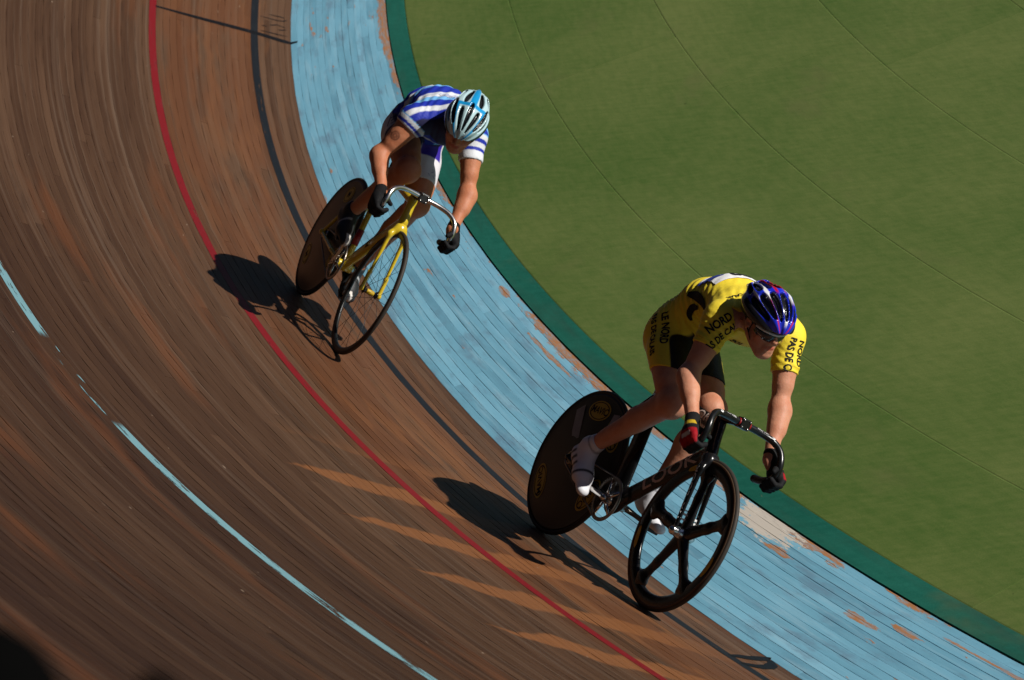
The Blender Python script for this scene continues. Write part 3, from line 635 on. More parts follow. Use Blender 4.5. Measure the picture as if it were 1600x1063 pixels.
def drivetrain(bike, bb, axle, pr, pl, ringm):
    y = -.045; R = .097; n = 48
    ring_ = lathe([(.084, y - .0025), (R - .003, y - .0025), (R - .003, y + .0025), (.084, y + .0025)], bb, 64, True)
    teeth = [box((bb[0] + (R) * math.cos(2 * math.pi * i / n), bb[1] + y, bb[2] + R * math.sin(2 * math.pi * i / n)), (.0035, .0015, .003), rot((0, 1, 0), -2 * math.pi * i / n)) for i in range(n)]
    cr_ = part('chainring', join(ring_, *teeth), ringm, bike, False)
    ca = math.atan2(pr[2] - bb[2], pr[0] - bb[0])
    arms = [tube([V(*bb) + V(0, y - .004, 0), V(*bb) + V(.088 * math.cos(ca + 2 * math.pi * i / 5), y - .003, .088 * math.sin(ca + 2 * math.pi * i / 5))], [.011, .007], 8, lat=.5) for i in range(5)]
    part('spider', join(*arms), ALLOY, cr_)
    for s, p in ((-1, pr), (1, pl)):
        a = V(*bb) + V(0, .062 * s, 0); b = V(p[0], .078 * s, p[2])
        c_ = part('crank', join(tube([a, mix(a, b, .5), b], [.015, .011, .012], 10, lat=.6), lathe([(0, .07 * s), (.013, .07 * s), (.014, .05 * s), (0, .05 * s)], bb, 20)), ALLOY if s < 0 else STEEL, bike)
        part('pedal', join(box((p[0], p[1], p[2] - .006), (.036, .034, .007), rot((0, 1, 0), .35)), tube([b, (p[0], p[1], p[2] - .004)], .006, 8)), BLACKP, c_, False, .002)
    part('bottom_bracket', lathe([(0, -.05), (.022, -.05), (.024, 0), (.022, .05), (0, .05)], bb, 24), ALLOY, bike)
    # chain round ring and sprocket
    dx, dz = axle[0] - bb[0], axle[2] - bb[2]; base = math.atan2(dz, dx); L = math.hypot(dx, dz); al = math.acos((R - .031) / L); P_ = []
    for a in np.linspace(base + al, base + 2 * math.pi - al, 30): P_.append((bb[0] + R * math.cos(a), y, bb[2] + R * math.sin(a)))
    for a in np.linspace(base - al, base + al, 14): P_.append((axle[0] + .031 * math.cos(a), y, axle[2] + .031 * math.sin(a)))
    P_.append(P_[0]); part('chain', tube(P_, .0042, 6, False), STEEL, bike)
    part('sprocket', lathe([(.012, y - .002), (.030, y - .002), (.030, y + .002), (.012, y + .002)], axle, 30, True), STEEL, bike)
def cockpit(bike, pts, r, mat, grip, stem, top, label=None):
    full = [(x, -y, z) for x, y, z in pts[:0:-1]] + pts
    h = part('handlebar', tube(full, r, 14), mat, bike, label=label); n = len(pts)
    for s in (-1, 1):
        e = [(x, y * s, z) for x, y, z in pts[-3:]]; part('bar_grip', tube(e, r + .002, 14), grip, h)
        part('bar_plug', tube([e[-1], V(*e[-1]) + unit(V(*e[-1]) - V(*e[-2])) * .012], [r + .003, r + .001], 14), grip, h)
    c = V(*pts[0]); a = V(*top); s_ = part('stem', tube([a, mix(a, c, .5), c], [.021, .019, .019], 14), stem, bike); d = unit(c - a)
    Rm = np.stack([d, V(0, 1, 0), np.cross(d, V(0, 1, 0))], 1)
    part('clamp', box(c, (.023, .024, .023), Rm), stem, s_, False, .006)
    part('clamp_bolt', join(*[lathe([(0, -.004), (.004, -.004), (.004, .004), (0, .004)], c + d * .024 + V(0, sy * .015, 0) + Rm[:, 2] * sz * .015, 8) for sy in (-1, 1) for sz in (-1, 1)]), ALLOY, s_)
    return h
def saddle(bike, x, z, mat, post, stay):
    f = Field(); f.cap((x + .19, 0, z - .002), (x + .03, 0, z), .020, .030, .03, flat=(V(0, 0, 1), .6)); f.ell((x - .03, 0, z), (.07, .068, .022), None, .04); f.clip((0, 0, z - .012), (0, 0, -1))
    s_ = field_part('saddle', f, .005, mat, bike); part('saddle_rail', join(*[tube([(x - .05, y, z - .02), (x - .02, y, z - .04), (x + .06, y, z - .04), (x + .12, y, z - .02)], .0035, 8) for y in (-.022, .022)]), STEEL, s_)
    part('seatpost', tube([stay, (x + .02, 0, z - .035)], [.017, .015], 12, lat=.7), post, bike)

# ------------------------------------------------------------------ black aero bicycle of the leading rider
yb = place('bicycle', BIKE_FRAME['yel'], 'black carbon track bicycle with five-spoke front wheel and disc rear wheel', 'bicycle', 'racing bicycles on the track')
Y_ = V(0, 1, 0); bbp, ax0, ax1 = (.418, 0, .282), (0, 0, RW), (.9887, 0, RW); F = Field()
for a, b, r1, r2, f_ in (((.405, 0, .285), (.322, 0, .66), .058, .050, .34), ((.322, 0, .66), (.290, 0, .83), .050, .036, .38), ((.43, 0, .292), (.865, 0, .672), .040, .036, .5), ((.31, 0, .792), (.822, 0, .778), .026, .030, .62), ((.812, 0, .815), (.880, 0, .648), .030, .034, .72), ((.40, 0, .285), (.44, 0, .30), .042, .042, .8)):
    F.cap(a, b, r1, r2, .022, flat=(Y_, f_))
for s in (-1, 1):
    F.cap((.40, .034 * s, .280), (.0, .056 * s, RW), .015, .012, .015); F.cap((.305, .016 * s, .742), (.165, .050 * s, .53), .014, .011, .015); F.cap((.165, .050 * s, .53), (.0, .056 * s, RW), .011, .011, .012)
fr = field_part('frame', F, .0045, CARBON, yb)
dd = unit(V(.865 - .43, 0, .672 - .292))
print_text('frame_lettering', F, 'LOOK', (.43 + dd[0] * .345, -.02, .292 + dd[2] * .345), dd, (-dd[2], 0, dd[0]), PINKISH, fr, .078, .012, 1.55)
print_text('frame_lettering', F, 'LOOK', (.665, -.02, .787), (1, 0, -.02), (0, 0, 1), PINKISH, fr, .05, .012, 1.5)
print_text('frame_lettering', F, 'LOOK', (.385, -.02, .46), (-.2, 0, .98), (-.98, 0, -.2), PINKISH, fr, .03, .012, 1.2)
G = Field(); G.cap((.882, 0, .648), (.905, 0, .64), .030, .026, .02)
for s in (-1, 1): G.cap((.898, .016 * s, .652), (.918, .040 * s, .60), .020, .019, .03, flat=(Y_, .7)); G.cap((.918, .040 * s, .60), (.982, .050 * s, .342), .019, .012, .02, flat=(Y_, .55))
fk = field_part('fork', G, .0045, CARBON, yb)
fd = unit(V(.982 - .918, 0, .342 - .60)); print_text('fork_lettering', G, 'LOOK  LOOK', (.952, -.05, .465), -fd, (-fd[2] * -1, 0, fd[0] * -1), WHITEP, fk, .022, .0, 2.2)
rw = disc_wheel(yb, ax0, CARBONM, RUBBER)
for dg_ in (97, -139, -22, 48): decal_oval(rw, ax0, math.radians(dg_), .238, .086, .046, 'MAVIC', .044)
st_ = part('sticker', ([(-.115, -.0205, .395), (-.06, -.0225, .425), (-.155, -.0145, .56), (-.205, -.0115, .52)], [(0, 1, 2, 3)]), plain('grey_blue_sticker', (.24, .25, .26), .5, .4, var=.7, scale=18.), rw, False)
st2 = part('sticker', ([(.10, -.0185, .52), (.145, -.0155, .53), (.135, -.0125, .60), (.09, -.0145, .59)], [(0, 1, 2, 3)]), plain('pale_print_sticker', (.30, .26, .26), .5, .4, var=.6, scale=40.), rw, False)
pr = [(.328, .008), (.318, .0105), (.300, .0125), (.275, .011), (.266, .006), (.2645, 0)]
fw = part('wheel', lathe(pr + [(r, -y) for r, y in pr[-2::-1]], ax1, 96), CARBON, yb, label='five-spoke black carbon front wheel')
part('tyre', tyre(ax1), RUBBER, fw)
part('brake_band', lathe([(.3235, .0115), (.3135, .0122), (.3135, .0112), (.3235, .0105)], ax1, 96, True), TAN, fw); part('brake_band', lathe([(.3235, -.0115), (.3135, -.0122), (.3135, -.0112), (.3235, -.0105)], ax1, 96, True), TAN, fw)
for i in range(5):
    a = math.radians(30 + 72 * i); H_ = Field(); er, et = V(math.cos(a), 0, math.sin(a)), V(-math.sin(a), 0, math.cos(a)); c = V(*ax1)
    H_.cap(c + er * .02, c + er * .16, .034, .024, .02, flat=(Y_, .5)); H_.cap(c + er * .16, c + er * .285, .024, .030, .02, flat=(Y_, .42)); H_.cap(c + er * .262 - et * .03, c + er * .262 + et * .03, .018, .018, .03, flat=(Y_, .55)); H_.clip(c + er * .30, er)
    field_part('spoke', H_, .005, CARBON, fw)
part('hub', lathe([(0, -.072), (.010, -.070), (.017, -.064), (.020, -.056), (.019, -.046), (.022, -.036), (.026, -.02), (.026, .02), (.022, .036), (.019, .046), (.009, .056), (0, .056)], ax1, 28), ALLOY, fw)
for dg_, tx in ((118, ''), (-158, ''), (-10, '')):
    a0 = math.radians(dg_); vs, fs = [], []
    for i in range(17):
        t = (i - 8) / 8; hw = .012 * math.sqrt(max(0, 1 - t * t)) + .0003
        for sg in (-1, 1): r = .292 + sg * hw; an = a0 + t * .17; vs.append((ax1[0] + r * math.cos(an), -.0142, ax1[2] + r * math.sin(an)))
        if i: fs.append((2 * i - 2, 2 * i - 1, 2 * i + 1, 2 * i))
    part('decal', (vs, fs), DECALY, fw, False)
drivetrain(yb, bbp, ax0, (.268, -.112, .282), (.568, .108, .278), STEEL)
hb = cockpit(yb, [(.972, 0, .842), (.980, .085, .842), (1.000, .150, .836), (1.032, .184, .812), (1.062, .194, .768), (1.066, .196, .722), (1.040, .195, .690), (.992, .194, .674), (.950, .193, .668)], .0145, CARBON, BLACKP, CARBON, (.818, 0, .822), 'black carbon drop handlebar with white print')
for s, tx in ((1, 'OVAL'), (-1, 'OVAL')):
    T_ = Field(); T_.cap((.980, .03 * s, .842), (1.000, .150 * s, .836), .0145, .0145); print_text('bar_lettering', T_, 'S', (1.0, .140 * s, .850), (0, 1, 0), (-.5, 0, 1), WHITEP, hb, .03, .03, 1.2, depth=.05); print_text('bar_lettering', T_, 'PRO VIBE', (.992, .088 * s, .853), (0.1, 1, 0), (-.5, 0, 1), WHITEP, hb, .012, .0, 1.2, depth=.05)
part('clamp_ring', lathe([(.016, .012), (.0168, .012), (.0168, .030), (.016, .030)], (.974, 0, .842), 20, True), REDT, hb); part('clamp_ring', lathe([(.016, -.030), (.0168, -.030), (.0168, -.012), (.016, -.012)], (.974, 0, .842), 20, True), REDT, hb)
saddle(yb, .19, .905, BLACKP, CARBON, (.295, 0, .82))

# ------------------------------------------------------------------ yellow bicycle of the second rider
bb_ = place('bicycle', BIKE_FRAME['blu'], 'yellow framed track bicycle with chrome drop bars and thin-spoked front wheel', 'bicycle', 'racing bicycles on the track')
bbp, ax1 = (.408, 0, .300), (.9502, 0, RW); F = Field()
for a, b, r1, r2, f_ in (((.408, 0, .300), (.262, 0, .80), .018, .017, .85), ((.415, 0, .305), (.835, 0, .70), .027, .028, .75), ((.262, 0, .795), (.800, 0, .800), .018, .021, .9), ((.786, 0, .832), (.848, 0, .672), .021, .023, 1.), ((.408, -.033, .30), (.408, .033, .30), .024, .024, 1.)):
    F.cap(a, b, r1, r2, .014, flat=(Y_, f_) if f_ < 1 else None)
for s in (-1, 1):
    F.cap((.395, .024 * s, .302), (.25, .046 * s, .314), .013, .012, .012); F.cap((.25, .046 * s, .314), (.0, .056 * s, RW), .012, .010, .01); F.cap((.268, .020 * s, .770), (.0, .056 * s, RW), .0095, .0085, .01); F.sph((0, .056 * s, RW), .016, .01)
fr = field_part('frame', F, .004, YPAINT, bb_)
a_, b_ = V(.408, 0, .300), V(.262, 0, .80); part('seat_tube_band', tube([mix(a_, b_, .22), mix(a_, b_, .38)], [.0195, .0193], 14, lat=.9), REDT, fr)
dd = unit(V(.42, 0, .395)); print_text('frame_lettering', F, 'L', (.60, -.02, .482), dd, (-dd[2], 0, dd[0]), BLACKI, fr, .05, .01, 1.4)
part('down_tube_edge', tube([(.47, -.012, .385), (.60, -.012, .508), (.70, -.012, .602)], [.007, .011, .007], 8, lat=.5), BLACKP, fr)
G = Field(); G.cap((.848, 0, .668), (.866, 0, .655), .024, .022, .02)
for s in (-1, 1): G.cap((.860, .012 * s, .668), (.876, .040 * s, .622), .016, .015, .025); G.cap((.876, .040 * s, .622), (.928, .048 * s, .42), .015, .011, .02, flat=(Y_, .7)); G.cap((.928, .048 * s, .42), (.9502, .050 * s, RW), .011, .009, .01); G.sph((.9502, .05 * s, RW), .012, .01)
field_part('fork', G, .004, YPAINT, bb_)
rw = disc_wheel(bb_, ax0, CARBONM, RUBBER)
for dg_ in (105, -15, -135): decal_oval(rw, ax0, math.radians(dg_), .232, .062, .046, 'M', .05)
pr = [(.327, .007), (.318, .0095), (.305, .0095), (.297, .005), (.296, 0)]
fw = part('wheel', lathe(pr + [(r, -y) for r, y in pr[-2::-1]], ax1, 96), CARBONM, bb_, label='thin-spoked front wheel with black rim'); part('tyre', tyre(ax1), RUBBER, fw)
part('hub', lathe([(0, -.054), (.007, -.054), (.008, -.044), (.019, -.038), (.019, -.033), (.011, -.028), (.011, .028), (.019, .033), (.019, .038), (.008, .044), (.007, .054), (0, .054)], ax1, 24), CARBON, fw)
part('hub_shell', lathe([(.0115, -.020), (.013, -.018), (.013, .018), (.0115, .020)], ax1, 20), DECALY, fw)
c = V(*ax1)
for i in range(20):
    a = 2 * math.pi * i / 20 + .1; s = 1 if i % 2 else -1; a2 = a + (.6 if (i // 2) % 2 else -.6); part('spoke', tube([c + V(.017 * math.cos(a2), .035 * s, .017 * math.sin(a2)), c + V(.298 * math.cos(a), .002 * s, .298 * math.sin(a))], .0011, 5), BLACKP, fw)
drivetrain(bb_, bbp, ax0, (.475, -.108, .432), (.345, .104, .160), STEEL)
hb = cockpit(bb_, [(.905, 0, .856), (.918, .085, .858), (.945, .145, .852), (.978, .180, .828), (1.002, .190, .785), (1.004, .192, .748), (.985, .191, .722), (.945, .190, .708), (.905, .190, .704)], .0125, ALLOY, BLACKP, BLACKP, (.795, 0, .838), 'polished chrome drop handlebar')
saddle(bb_, .21, .922, BLACKP, BLACKP, (.260, 0, .81))
corner_shapes()
# ------------------------------------------------------------------ riders
def cloth(name, rough=.58, spec=.22, bump=.32):
    n = N(name, rough, spec); c = n.obco();
    w1 = n.noise(c, 26., 4, .6, 1.2); w2 = n.noise(c, 420., 2); n.bump(n.math('ADD', n.math('MULTIPLY', w1, 1.), n.math('MULTIPLY', w2, .12)), bump, .008)
    col = n.attr('paint', 0); return n.out(n.mix(n.math('MULTIPLY', n.noise(c, 9., 3), .15), col, (0., 0., 0.), 'MIX'))
def skin(name, base, red):
    n = N(name, .56, .3); c = n.obco(); k = n.noise(c, 14., 4, .6); k2 = n.noise(c, 260., 3); a = n.mix(n.step(k, .35, .7), tuple(base), tuple(red))
    a = n.mix(n.math('MULTIPLY', k2, .25), a, tuple(x * .6 for x in base)); p = n.attr('paint', 0); a = n.mix(1., a, p, 'MULTIPLY')
    n.set(n.b.inputs['Subsurface Weight'], .06); n.set(n.b.inputs['Subsurface Scale'], .01); n.bump(n.math('ADD', n.math('MULTIPLY', n.noise(c, 38., 3), 1.), n.math('MULTIPLY', k2, .15)), .30, .007); return n.out(a)
LYCRA = cloth('lycra'); SHELL = cloth('helmet_shell', .18, .6, .0); GLOVE = cloth('glove_fabric', .7, .12, .35); SHOE = cloth('shoe_cover', .5, .35, .15)
SKIN1 = skin('fair_tanned_skin', (.54, .250, .155), (.47, .185, .105)); SKIN2 = skin('tanned_skin', (.46, .180, .094), (.40, .132, .060))
HAIR = plain('dark_hair', (.020, .012, .008), .6, .3, bump=.5, scale=200.); LENS = plain('dark_lens', (.010, .016, .022), .08, .6, coat=.5); EYEW = plain('eye_white', (.6, .56, .52), .3, .5); IRIS = plain('eye_iris', (.03, .02, .015), .2, .5); STRAPM = plain('helmet_strap', (.012, .012, .012), .7, .2)

def sm(x, a, b): t = np.clip((x - a) / (b - a), 0, 1); return t * t * (3 - 2 * t)
def paint(v, base): return np.tile(np.array(base, dtype=float), (len(v), 1))
def lay(c, m, col): return c * (1 - m[:, None]) + np.array(col) * m[:, None]

def helmet_parts(person, J, style):
    H = head_frame(J); C = V(J['head']) + H @ V(-.010, 0, .034); rad = V(.147, .104, .115); H = H @ rot((0, 1, 0), .10)
    if style == 'blue': slots = [(0., .10, .02, .93), (.40, .105, .20, .90), (-.40, .105, .20, .90), (.36, .13, -.80, .02), (-.36, .13, -.80, .02), (.80, .12, -.15, .78), (-.80, .12, -.15, .78), (.86, .14, -.80, -.25), (-.86, .14, -.80, -.25), (1.15, .09, -.3, .6), (-1.15, .09, -.3, .6)]
    else: slots = [(0., .13, .15, .92), (0., .14, -.75, -.02), (.36, .12, .05, .88), (-.36, .12, .05, .88), (.34, .10, -.82, -.1), (-.34, .10, -.82, -.1), (.72, .13, .0, .84), (-.72, .13, .0, .84), (.68, .11, -.82, -.1), (-.68, .11, -.82, -.1), (1.06, .12, -.2, .74), (-1.06, .12, -.2, .74), (1.0, .10, -.8, -.3), (-1.0, .10, -.8, -.3)]
    def coords(p):
        q = (p - C) @ H / rad; ph = np.arctan2(q[:, 1], np.maximum(q[:, 2], -.4) + .25) * 1.12; return q[:, 0], ph, q[:, 2]
    def mask(x, ph, s=.05):
        m = np.zeros(len(x))
        for p0, w_, x0, x1 in slots:
            t = np.clip((x - x0) / (x1 - x0), 0, 1); ww = w_ * (1.08 if style == 'blue' else 1.27) * np.sqrt(np.clip(4 * t * (1 - t), 0, 1)) ** .6; cen = p0 * (1 - .22 * (x - .1) ** 2 * np.sign(1))
            m = np.maximum(m, sm(ww - np.abs(ph - cen), -s * .4, s) * ((x > x0) & (x < x1)))
        return m
    f = Field(); f.ell(C, rad, H, .01); f.cap(C + H @ V(-.10, 0, .03), C + H @ V(-.155, 0, .005), .050, .030, .05, flat=(H[:, 2], .7))
    f.disp = lambda p: (lambda x, ph, z: .0035 * np.cos(ph * 8.5) - .020 * mask(x, ph))(*coords(p))
    nrm = unit(H @ V(.16, 0, -1)); f.clip(C + H @ V(0, 0, -.030), nrm)
    def colour(p):
        x, ph, z = coords(p); m = mask(x, ph, .035); a = np.abs(ph)
        if style == 'blue':
            c = paint(p, (.43, .60, .64)); cy = (.008, .26, .56)
            c = lay(c, sm(.15 - a, -.02, .02) * (x < .14), cy); c = lay(c, sm(.075 - np.abs(x - .13 + .10 * a), -.02, .02) * (a < .72), cy); c = lay(c, sm(.075 - np.abs(a - .615 - .05 * x), -.02, .02) * (x > .0), cy)
            c = lay(c, sm(-.10 - z, 0, .05), (.02, .10, .13)); c = lay(c, sm(z - (-.12), -.06, 0) * sm(a - 1.28, 0, .05), (.01, .03, .04))
        else:
            c = paint(p, (.012, .030, .56)); wh = (.74, .74, .76); rd = (.50, .012, .03)
            c = lay(c, sm(.075 - np.abs(a - .52), -.015, .02) * sm(x - .35, .08, -.08), wh); c = lay(c, sm(.05 - np.abs(a - .565), -.015, .02) * sm(x - .30, -.08, .08), rd)
            c = lay(c, sm(.05 - np.abs(a - .18), -.015, .02) * sm(x - .15, .1, -.1), rd); c = lay(c, sm(.04 - np.abs(a - .88), -.015, .02) * sm(x - .1, .1, -.1), wh)
            c = lay(c, sm(.05 - np.abs(x + .93), -.03, .03), wh); c = lay(c, sm(.05 - np.abs(x - .93), -.03, .03) * (a < .12), wh); c = lay(c, sm(a - 1.16, 0, .06), (.012, .012, .016)); c = lay(c, sm(-.06 - z - .25 * x, 0, .05), (.016, .013, .018))
        return lay(c, sm(m, .25, .6), (.010, .010, .011))
    h = field_part('helmet', f, .0028, SHELL, person, colour, 'white and cyan vented racing helmet' if style == 'blue' else 'blue vented racing helmet with white and red stripes')
    H = head_frame(J); L = lambda x, y, z: V(J['head']) + H @ V(x, y, z)
    for s in (-1, 1): part('chin_strap', join(tube([L(.035, .080 * s, .012), L(.022, .074 * s, -.05), L(.042, .034 * s, -.112), L(.048, 0, -.124)], .0045, 8, lat=.4), tube([L(-.035, .082 * s, .0), L(.0, .078 * s, -.035), L(.022, .074 * s, -.05)], .0045, 8, lat=.4)), STRAPM, h)
    hf = Field(); hf.ell(L(-.012, 0, .02), (.101, .080, .090), H, .01); hf.clip(L(0, 0, -.028), unit(H @ V(.75, 0, -1))); field_part('hair', hf, .005, HAIR, person)
    for s in (-1, 1): e = part('eye', lathe([(0, -.012), (.006, -.0104), (.0104, -.006), (.012, 0), (.0104, .006), (.006, .0104), (0, .012)], L(.077, .031 * s, -.010), 16), EYEW, person); part('iris', tube([L(.086, .031 * s, -.012), L(.0895, .031 * s, -.0125)], [.0055, .005], 12), IRIS, e)
    return h
def glasses(person, J):
    H = head_frame(J); L = lambda x, y, z: V(J['head']) + H @ V(x, y, z); vs, fs = [], []; n = 26
    def pt(t, z): a = t * 1.18; b = abs(t); return L(.014 + .094 * math.cos(a) - .006 * (z < -.02), .080 * math.sin(a), z - .012 + .006 * b)
    for i in range(n + 1):
        t = (i - n / 2) / (n / 2); lowz = -.036 + .014 * abs(t) ** 3 + (.016 if abs(t) < .12 else 0); vs += [pt(t, .004), pt(t, (lowz + .004) / 2), pt(t, lowz)]
        if i: b = 3 * i; fs += [(b - 3, b - 2, b + 1, b), (b - 2, b - 1, b + 2, b + 1)]
    g = part('sunglasses', (vs, fs), LENS, person, label='dark wraparound sunglasses with white top rim'); sd = g.modifiers.new('thick', 'SOLIDIFY'); sd.thickness = .002
    part('rim', tube([pt((i - 12) / 12, .005) + H[:, 0] * .002 for i in range(25)], .0045, 8, False), WHITEP, g)
    for s in (-1, 1): part('temple', tube([pt(s, .004), L(.02, .082 * s, .002), L(-.02, .080 * s, -.004)], .0028, 8), BLACKP, g)
def glove(person, J, s, bar, colour, label):
    """hand closed round the bar: palm, four unequal curled fingers and a thumb; bar = direction of the bar at the grip, pointing to the index finger"""
    h = V(J['hand' + s]); g = unit(bar); w_ = V(J['wr' + s]) - h; w_ = unit(w_ - g * (w_ @ g)); o = np.cross(g, w_); o = o if o[1] * (1 if s == 'L' else -1) > 0 else -o
    f = Field(); P = lambda a, b, c: h + g * a + w_ * b + o * c
    wr = V(J['wr' + s]); f.cap(mix(wr, V(J['el' + s]), .10), P(0, .045, .024), .0315, .031, .02)                       # cuff and heel of the hand
    f.cap(P(-.026, .048, .026), P(-.030, -.004, .033), .020, .017, .02); f.cap(P(.006, .050, .026), P(.026, -.004, .034), .021, .017, .02); f.cap(P(-.02, .02, .030), P(.02, .02, .031), .018, .018, .02)
    for i, (a, ln, r) in enumerate(((.032, .93, .0115), (.0105, 1.0, .0118), (-.0105, .95, .0115), (-.031, .82, .0106))):
        ang = [math.radians(x) for x in (8, -42, -92, -150 * ln - 8)]; rr = [.037, .036, .031, .028]; K = [P(a, math.sin(t) * q, math.cos(t) * q) for t, q in zip(ang, rr)]
        f.cap(P(a * .9, .012, .034), K[0], r + .001, r + .001, .008)
        for p, q in zip(K[:-1], K[1:]): f.cap(p, q, r, r * .95, .005)
        f.sph(K[0], r + .0025, .006)
    f.cap(P(.020, .046, .010), P(.040, .032, -.012), .0145, .0125, .012); f.cap(P(.040, .032, -.012), P(.050, .012, -.028), .0118, .0105, .006)
    return field_part('glove', f, .0028, GLOVE, person, lambda v: colour((v - h) @ g, (v - h) @ w_, (v - h) @ o, v), label)
def shoe(person, J, s, colour, label, top=.055):
    f = Field(); add_foot(f, J, s, .004); an, kn = V(J['an' + s]), V(J['kn' + s]); d = unit(kn - an); f.cap(an, an + d * (top + .02), .0365, .0385, .02); f.clip(an + d * top, d, lambda p: ((p - an) ** 2).sum(1) < .16 ** 2)
    hl, to = V(J['he' + s]), V(J['to' + s]); ax = unit(to - hl); side = V(0, 1, 0); up = np.cross(ax, side); up = up if up @ (an - hl) > 0 else -up
    return field_part('shoe', f, .0045, SHOE, person, lambda v: colour((v - hl) @ ax, (v - hl) @ up, (v - hl) @ side * (1 if s == 'L' else -1), (v - an) @ d), label)

# ---- leading rider in the yellow skinsuit
P1 = place('person', BIKE_FRAME['yel'], 'cyclist in yellow skinsuit and blue helmet crouched over the black bicycle', 'person', 'racing cyclists')
J = YEL
def skin_paint(J, cheek=1., tattoo=None):
    H = head_frame(J); C = V(J['head'])
    def fn(v):
        c = paint(v, (1., 1., 1.)); q = (v - C) @ H
        lip = sm(.0125 - np.sqrt((q[:, 2] + .074) ** 2 + (q[:, 1] * .45) ** 2), 0, .004) * (q[:, 0] > .075); c = lay(c, lip, (.85, .50, .50))
        c = lay(c, sm(.007 - np.abs(q[:, 2] - .020), 0, .004) * (q[:, 0] > .06) * (np.abs(q[:, 1]) > .012) * (np.abs(q[:, 1]) < .05), (.25, .2, .18))
        if tattoo is not None: d_ = np.sqrt(((v - V(*tattoo)) ** 2).sum(1)); c = lay(c, .75 * np.maximum(sm(.005 - np.abs(d_ - .020), -.003, .003), sm(.004 - np.abs(d_ - .009), -.003, .003)), (.18, .16, .2))
        ck = sm(.035 - np.sqrt((q[:, 2] + .045) ** 2 + (np.abs(q[:, 1]) - .045) ** 2 + (q[:, 0] - .06) ** 2), 0, .03); return lay(c, ck * .5 * cheek, (1.05, .72, .68))
    return fn
body = field_part('body', body_field(J), .005, SKIN1, P1, skin_paint(J))
SF = suit_field(J)
YC, BC = (.84, .645, .045), (.007, .007, .008)
SWOOSH = []
def suit_colour(v):
    c = paint(v, YC)
    for s, sg in (('R', -1), ('L', 1)):
        a, b = V(J['hip' + s]), V(J['kn' + s]); ba = b - a; h = (v - a) @ ba / (ba @ ba); q = v - a - h[:, None] * ba
        out = q[:, 1] * sg; nn = np.cross(ba, V(0, 1, 0)); up = q @ unit(nn if nn[2] > 0 else -nn); on = (v[:, 1] * sg > -.015) & (seg_dist(v, a, b) < .13)
        edge = .024 - out + np.maximum(0, up) * .55; crease = (h - .20) * .42 + .25 * (up - .09); crease = crease if s == 'R' else crease + .02
        k_ = .05; hh = np.clip(.5 + .5 * (crease - edge) / k_, 0, 1); e_ = crease * (1 - hh) + edge * hh - k_ * hh * (1 - hh); c = lay(c, on * sm(e_, -.003, .004), BC)
    for s in 'RL':
        a, b = V(J['sh' + s]), V(J['el' + s]); ba = b - a; h = (v - a) @ ba / (ba @ ba); c = lay(c, .55 * sm(.006 - np.abs(h - J['sleeve' + s] + .07), -.004, .004) * (seg_dist(v, mix(a, b, .25), b) < .075), (.34, .22, .01))
    for pts, r in SWOOSH: c = lay(c, sm(r - poly_dist(v, pts), -.003, .003), BC)
    return c
pass
suit = field_part('skinsuit', SF, .0042, LYCRA, P1, suit_colour, 'yellow and black short-sleeved skinsuit with black lettering')
YT = [('NORD', (.788, -.217, 1.147), (.10, .49, .865), (-.43, -.76, .48), .048), ('PAS DE CALAIS', (.794, -.176, 1.116), (-.10, .44, .89), (.05, -.89, .44), .040), ('NORD', (.790, .185, 1.195), (.36, .26, -.90), (-.25, .93, .17), .044), ('PAS DE CALAIS', (.812, .146, 1.140), (.40, .18, -.90), (-.20, .97, .10), .038),
      ('LE NORD', (.334, -.151, 1.013), (.74, -.17, -.65), (.63, .35, .65), .046), ('PAS DE CALAIS', (.305, -.172, .970), (.74, -.17, -.65), (.63, .35, .65), .038), ('PAS DE CALAIS', (.690, -.115, 1.285), (0, -.86, -.50), (1, 0, 0), .028)]
for t_, o_, U_, W_, z_ in YT: print_text('suit_lettering', SF, t_, o_, U_, W_, BLACKI, suit, z_, .034, .84, .0016, .06)
LION = [[(-1, -.3), (-.5, .1), (.1, .15), (.6, .4), (1., .3)], [(-.9, -.3), (-.6, -.6), (-.2, -.5)], [(-.2, .0), (.0, -.5), (.4, -.6)], [(.5, .2), (.7, -.2), (1., -.35)], [(-.6, .1), (-.9, .5), (-.5, .8), (-.2, .55)], [(.5, .5), (.8, .75), (1.1, .5)], [(.0, .3), (.3, .7), (.5, .55)], [(-1., -.8), (0, -.7), (1., -.75)]]
print_strokes('suit_emblem', SF, LION, (.700, -.045, 1.103), (.93, -.29, .22), (-.26, -.95, -.15), BLACKI, suit, .026, .007, .0016, .05); print_strokes('suit_emblem', SF, LION, (.785, .205, 1.095), (.2, .9, -.35), (-.1, .35, .93), BLACKI, suit, .022, .007, .0016, .05)
SFS = SF.copy(); SFS.disp = None; print_path('suit_print', SFS, [(.367, -.155, 1.188), (.43, -.162, 1.197), (.50, -.168, 1.190), (.56, -.172, 1.158)], .042, BLACKI, suit, .0032); print_path('suit_print', SFS, [(.475, -.147, 1.160), (.426, -.141, 1.148), (.400, -.125, 1.118), (.406, -.105, 1.095)], .034, BLACKI, suit, .0032)
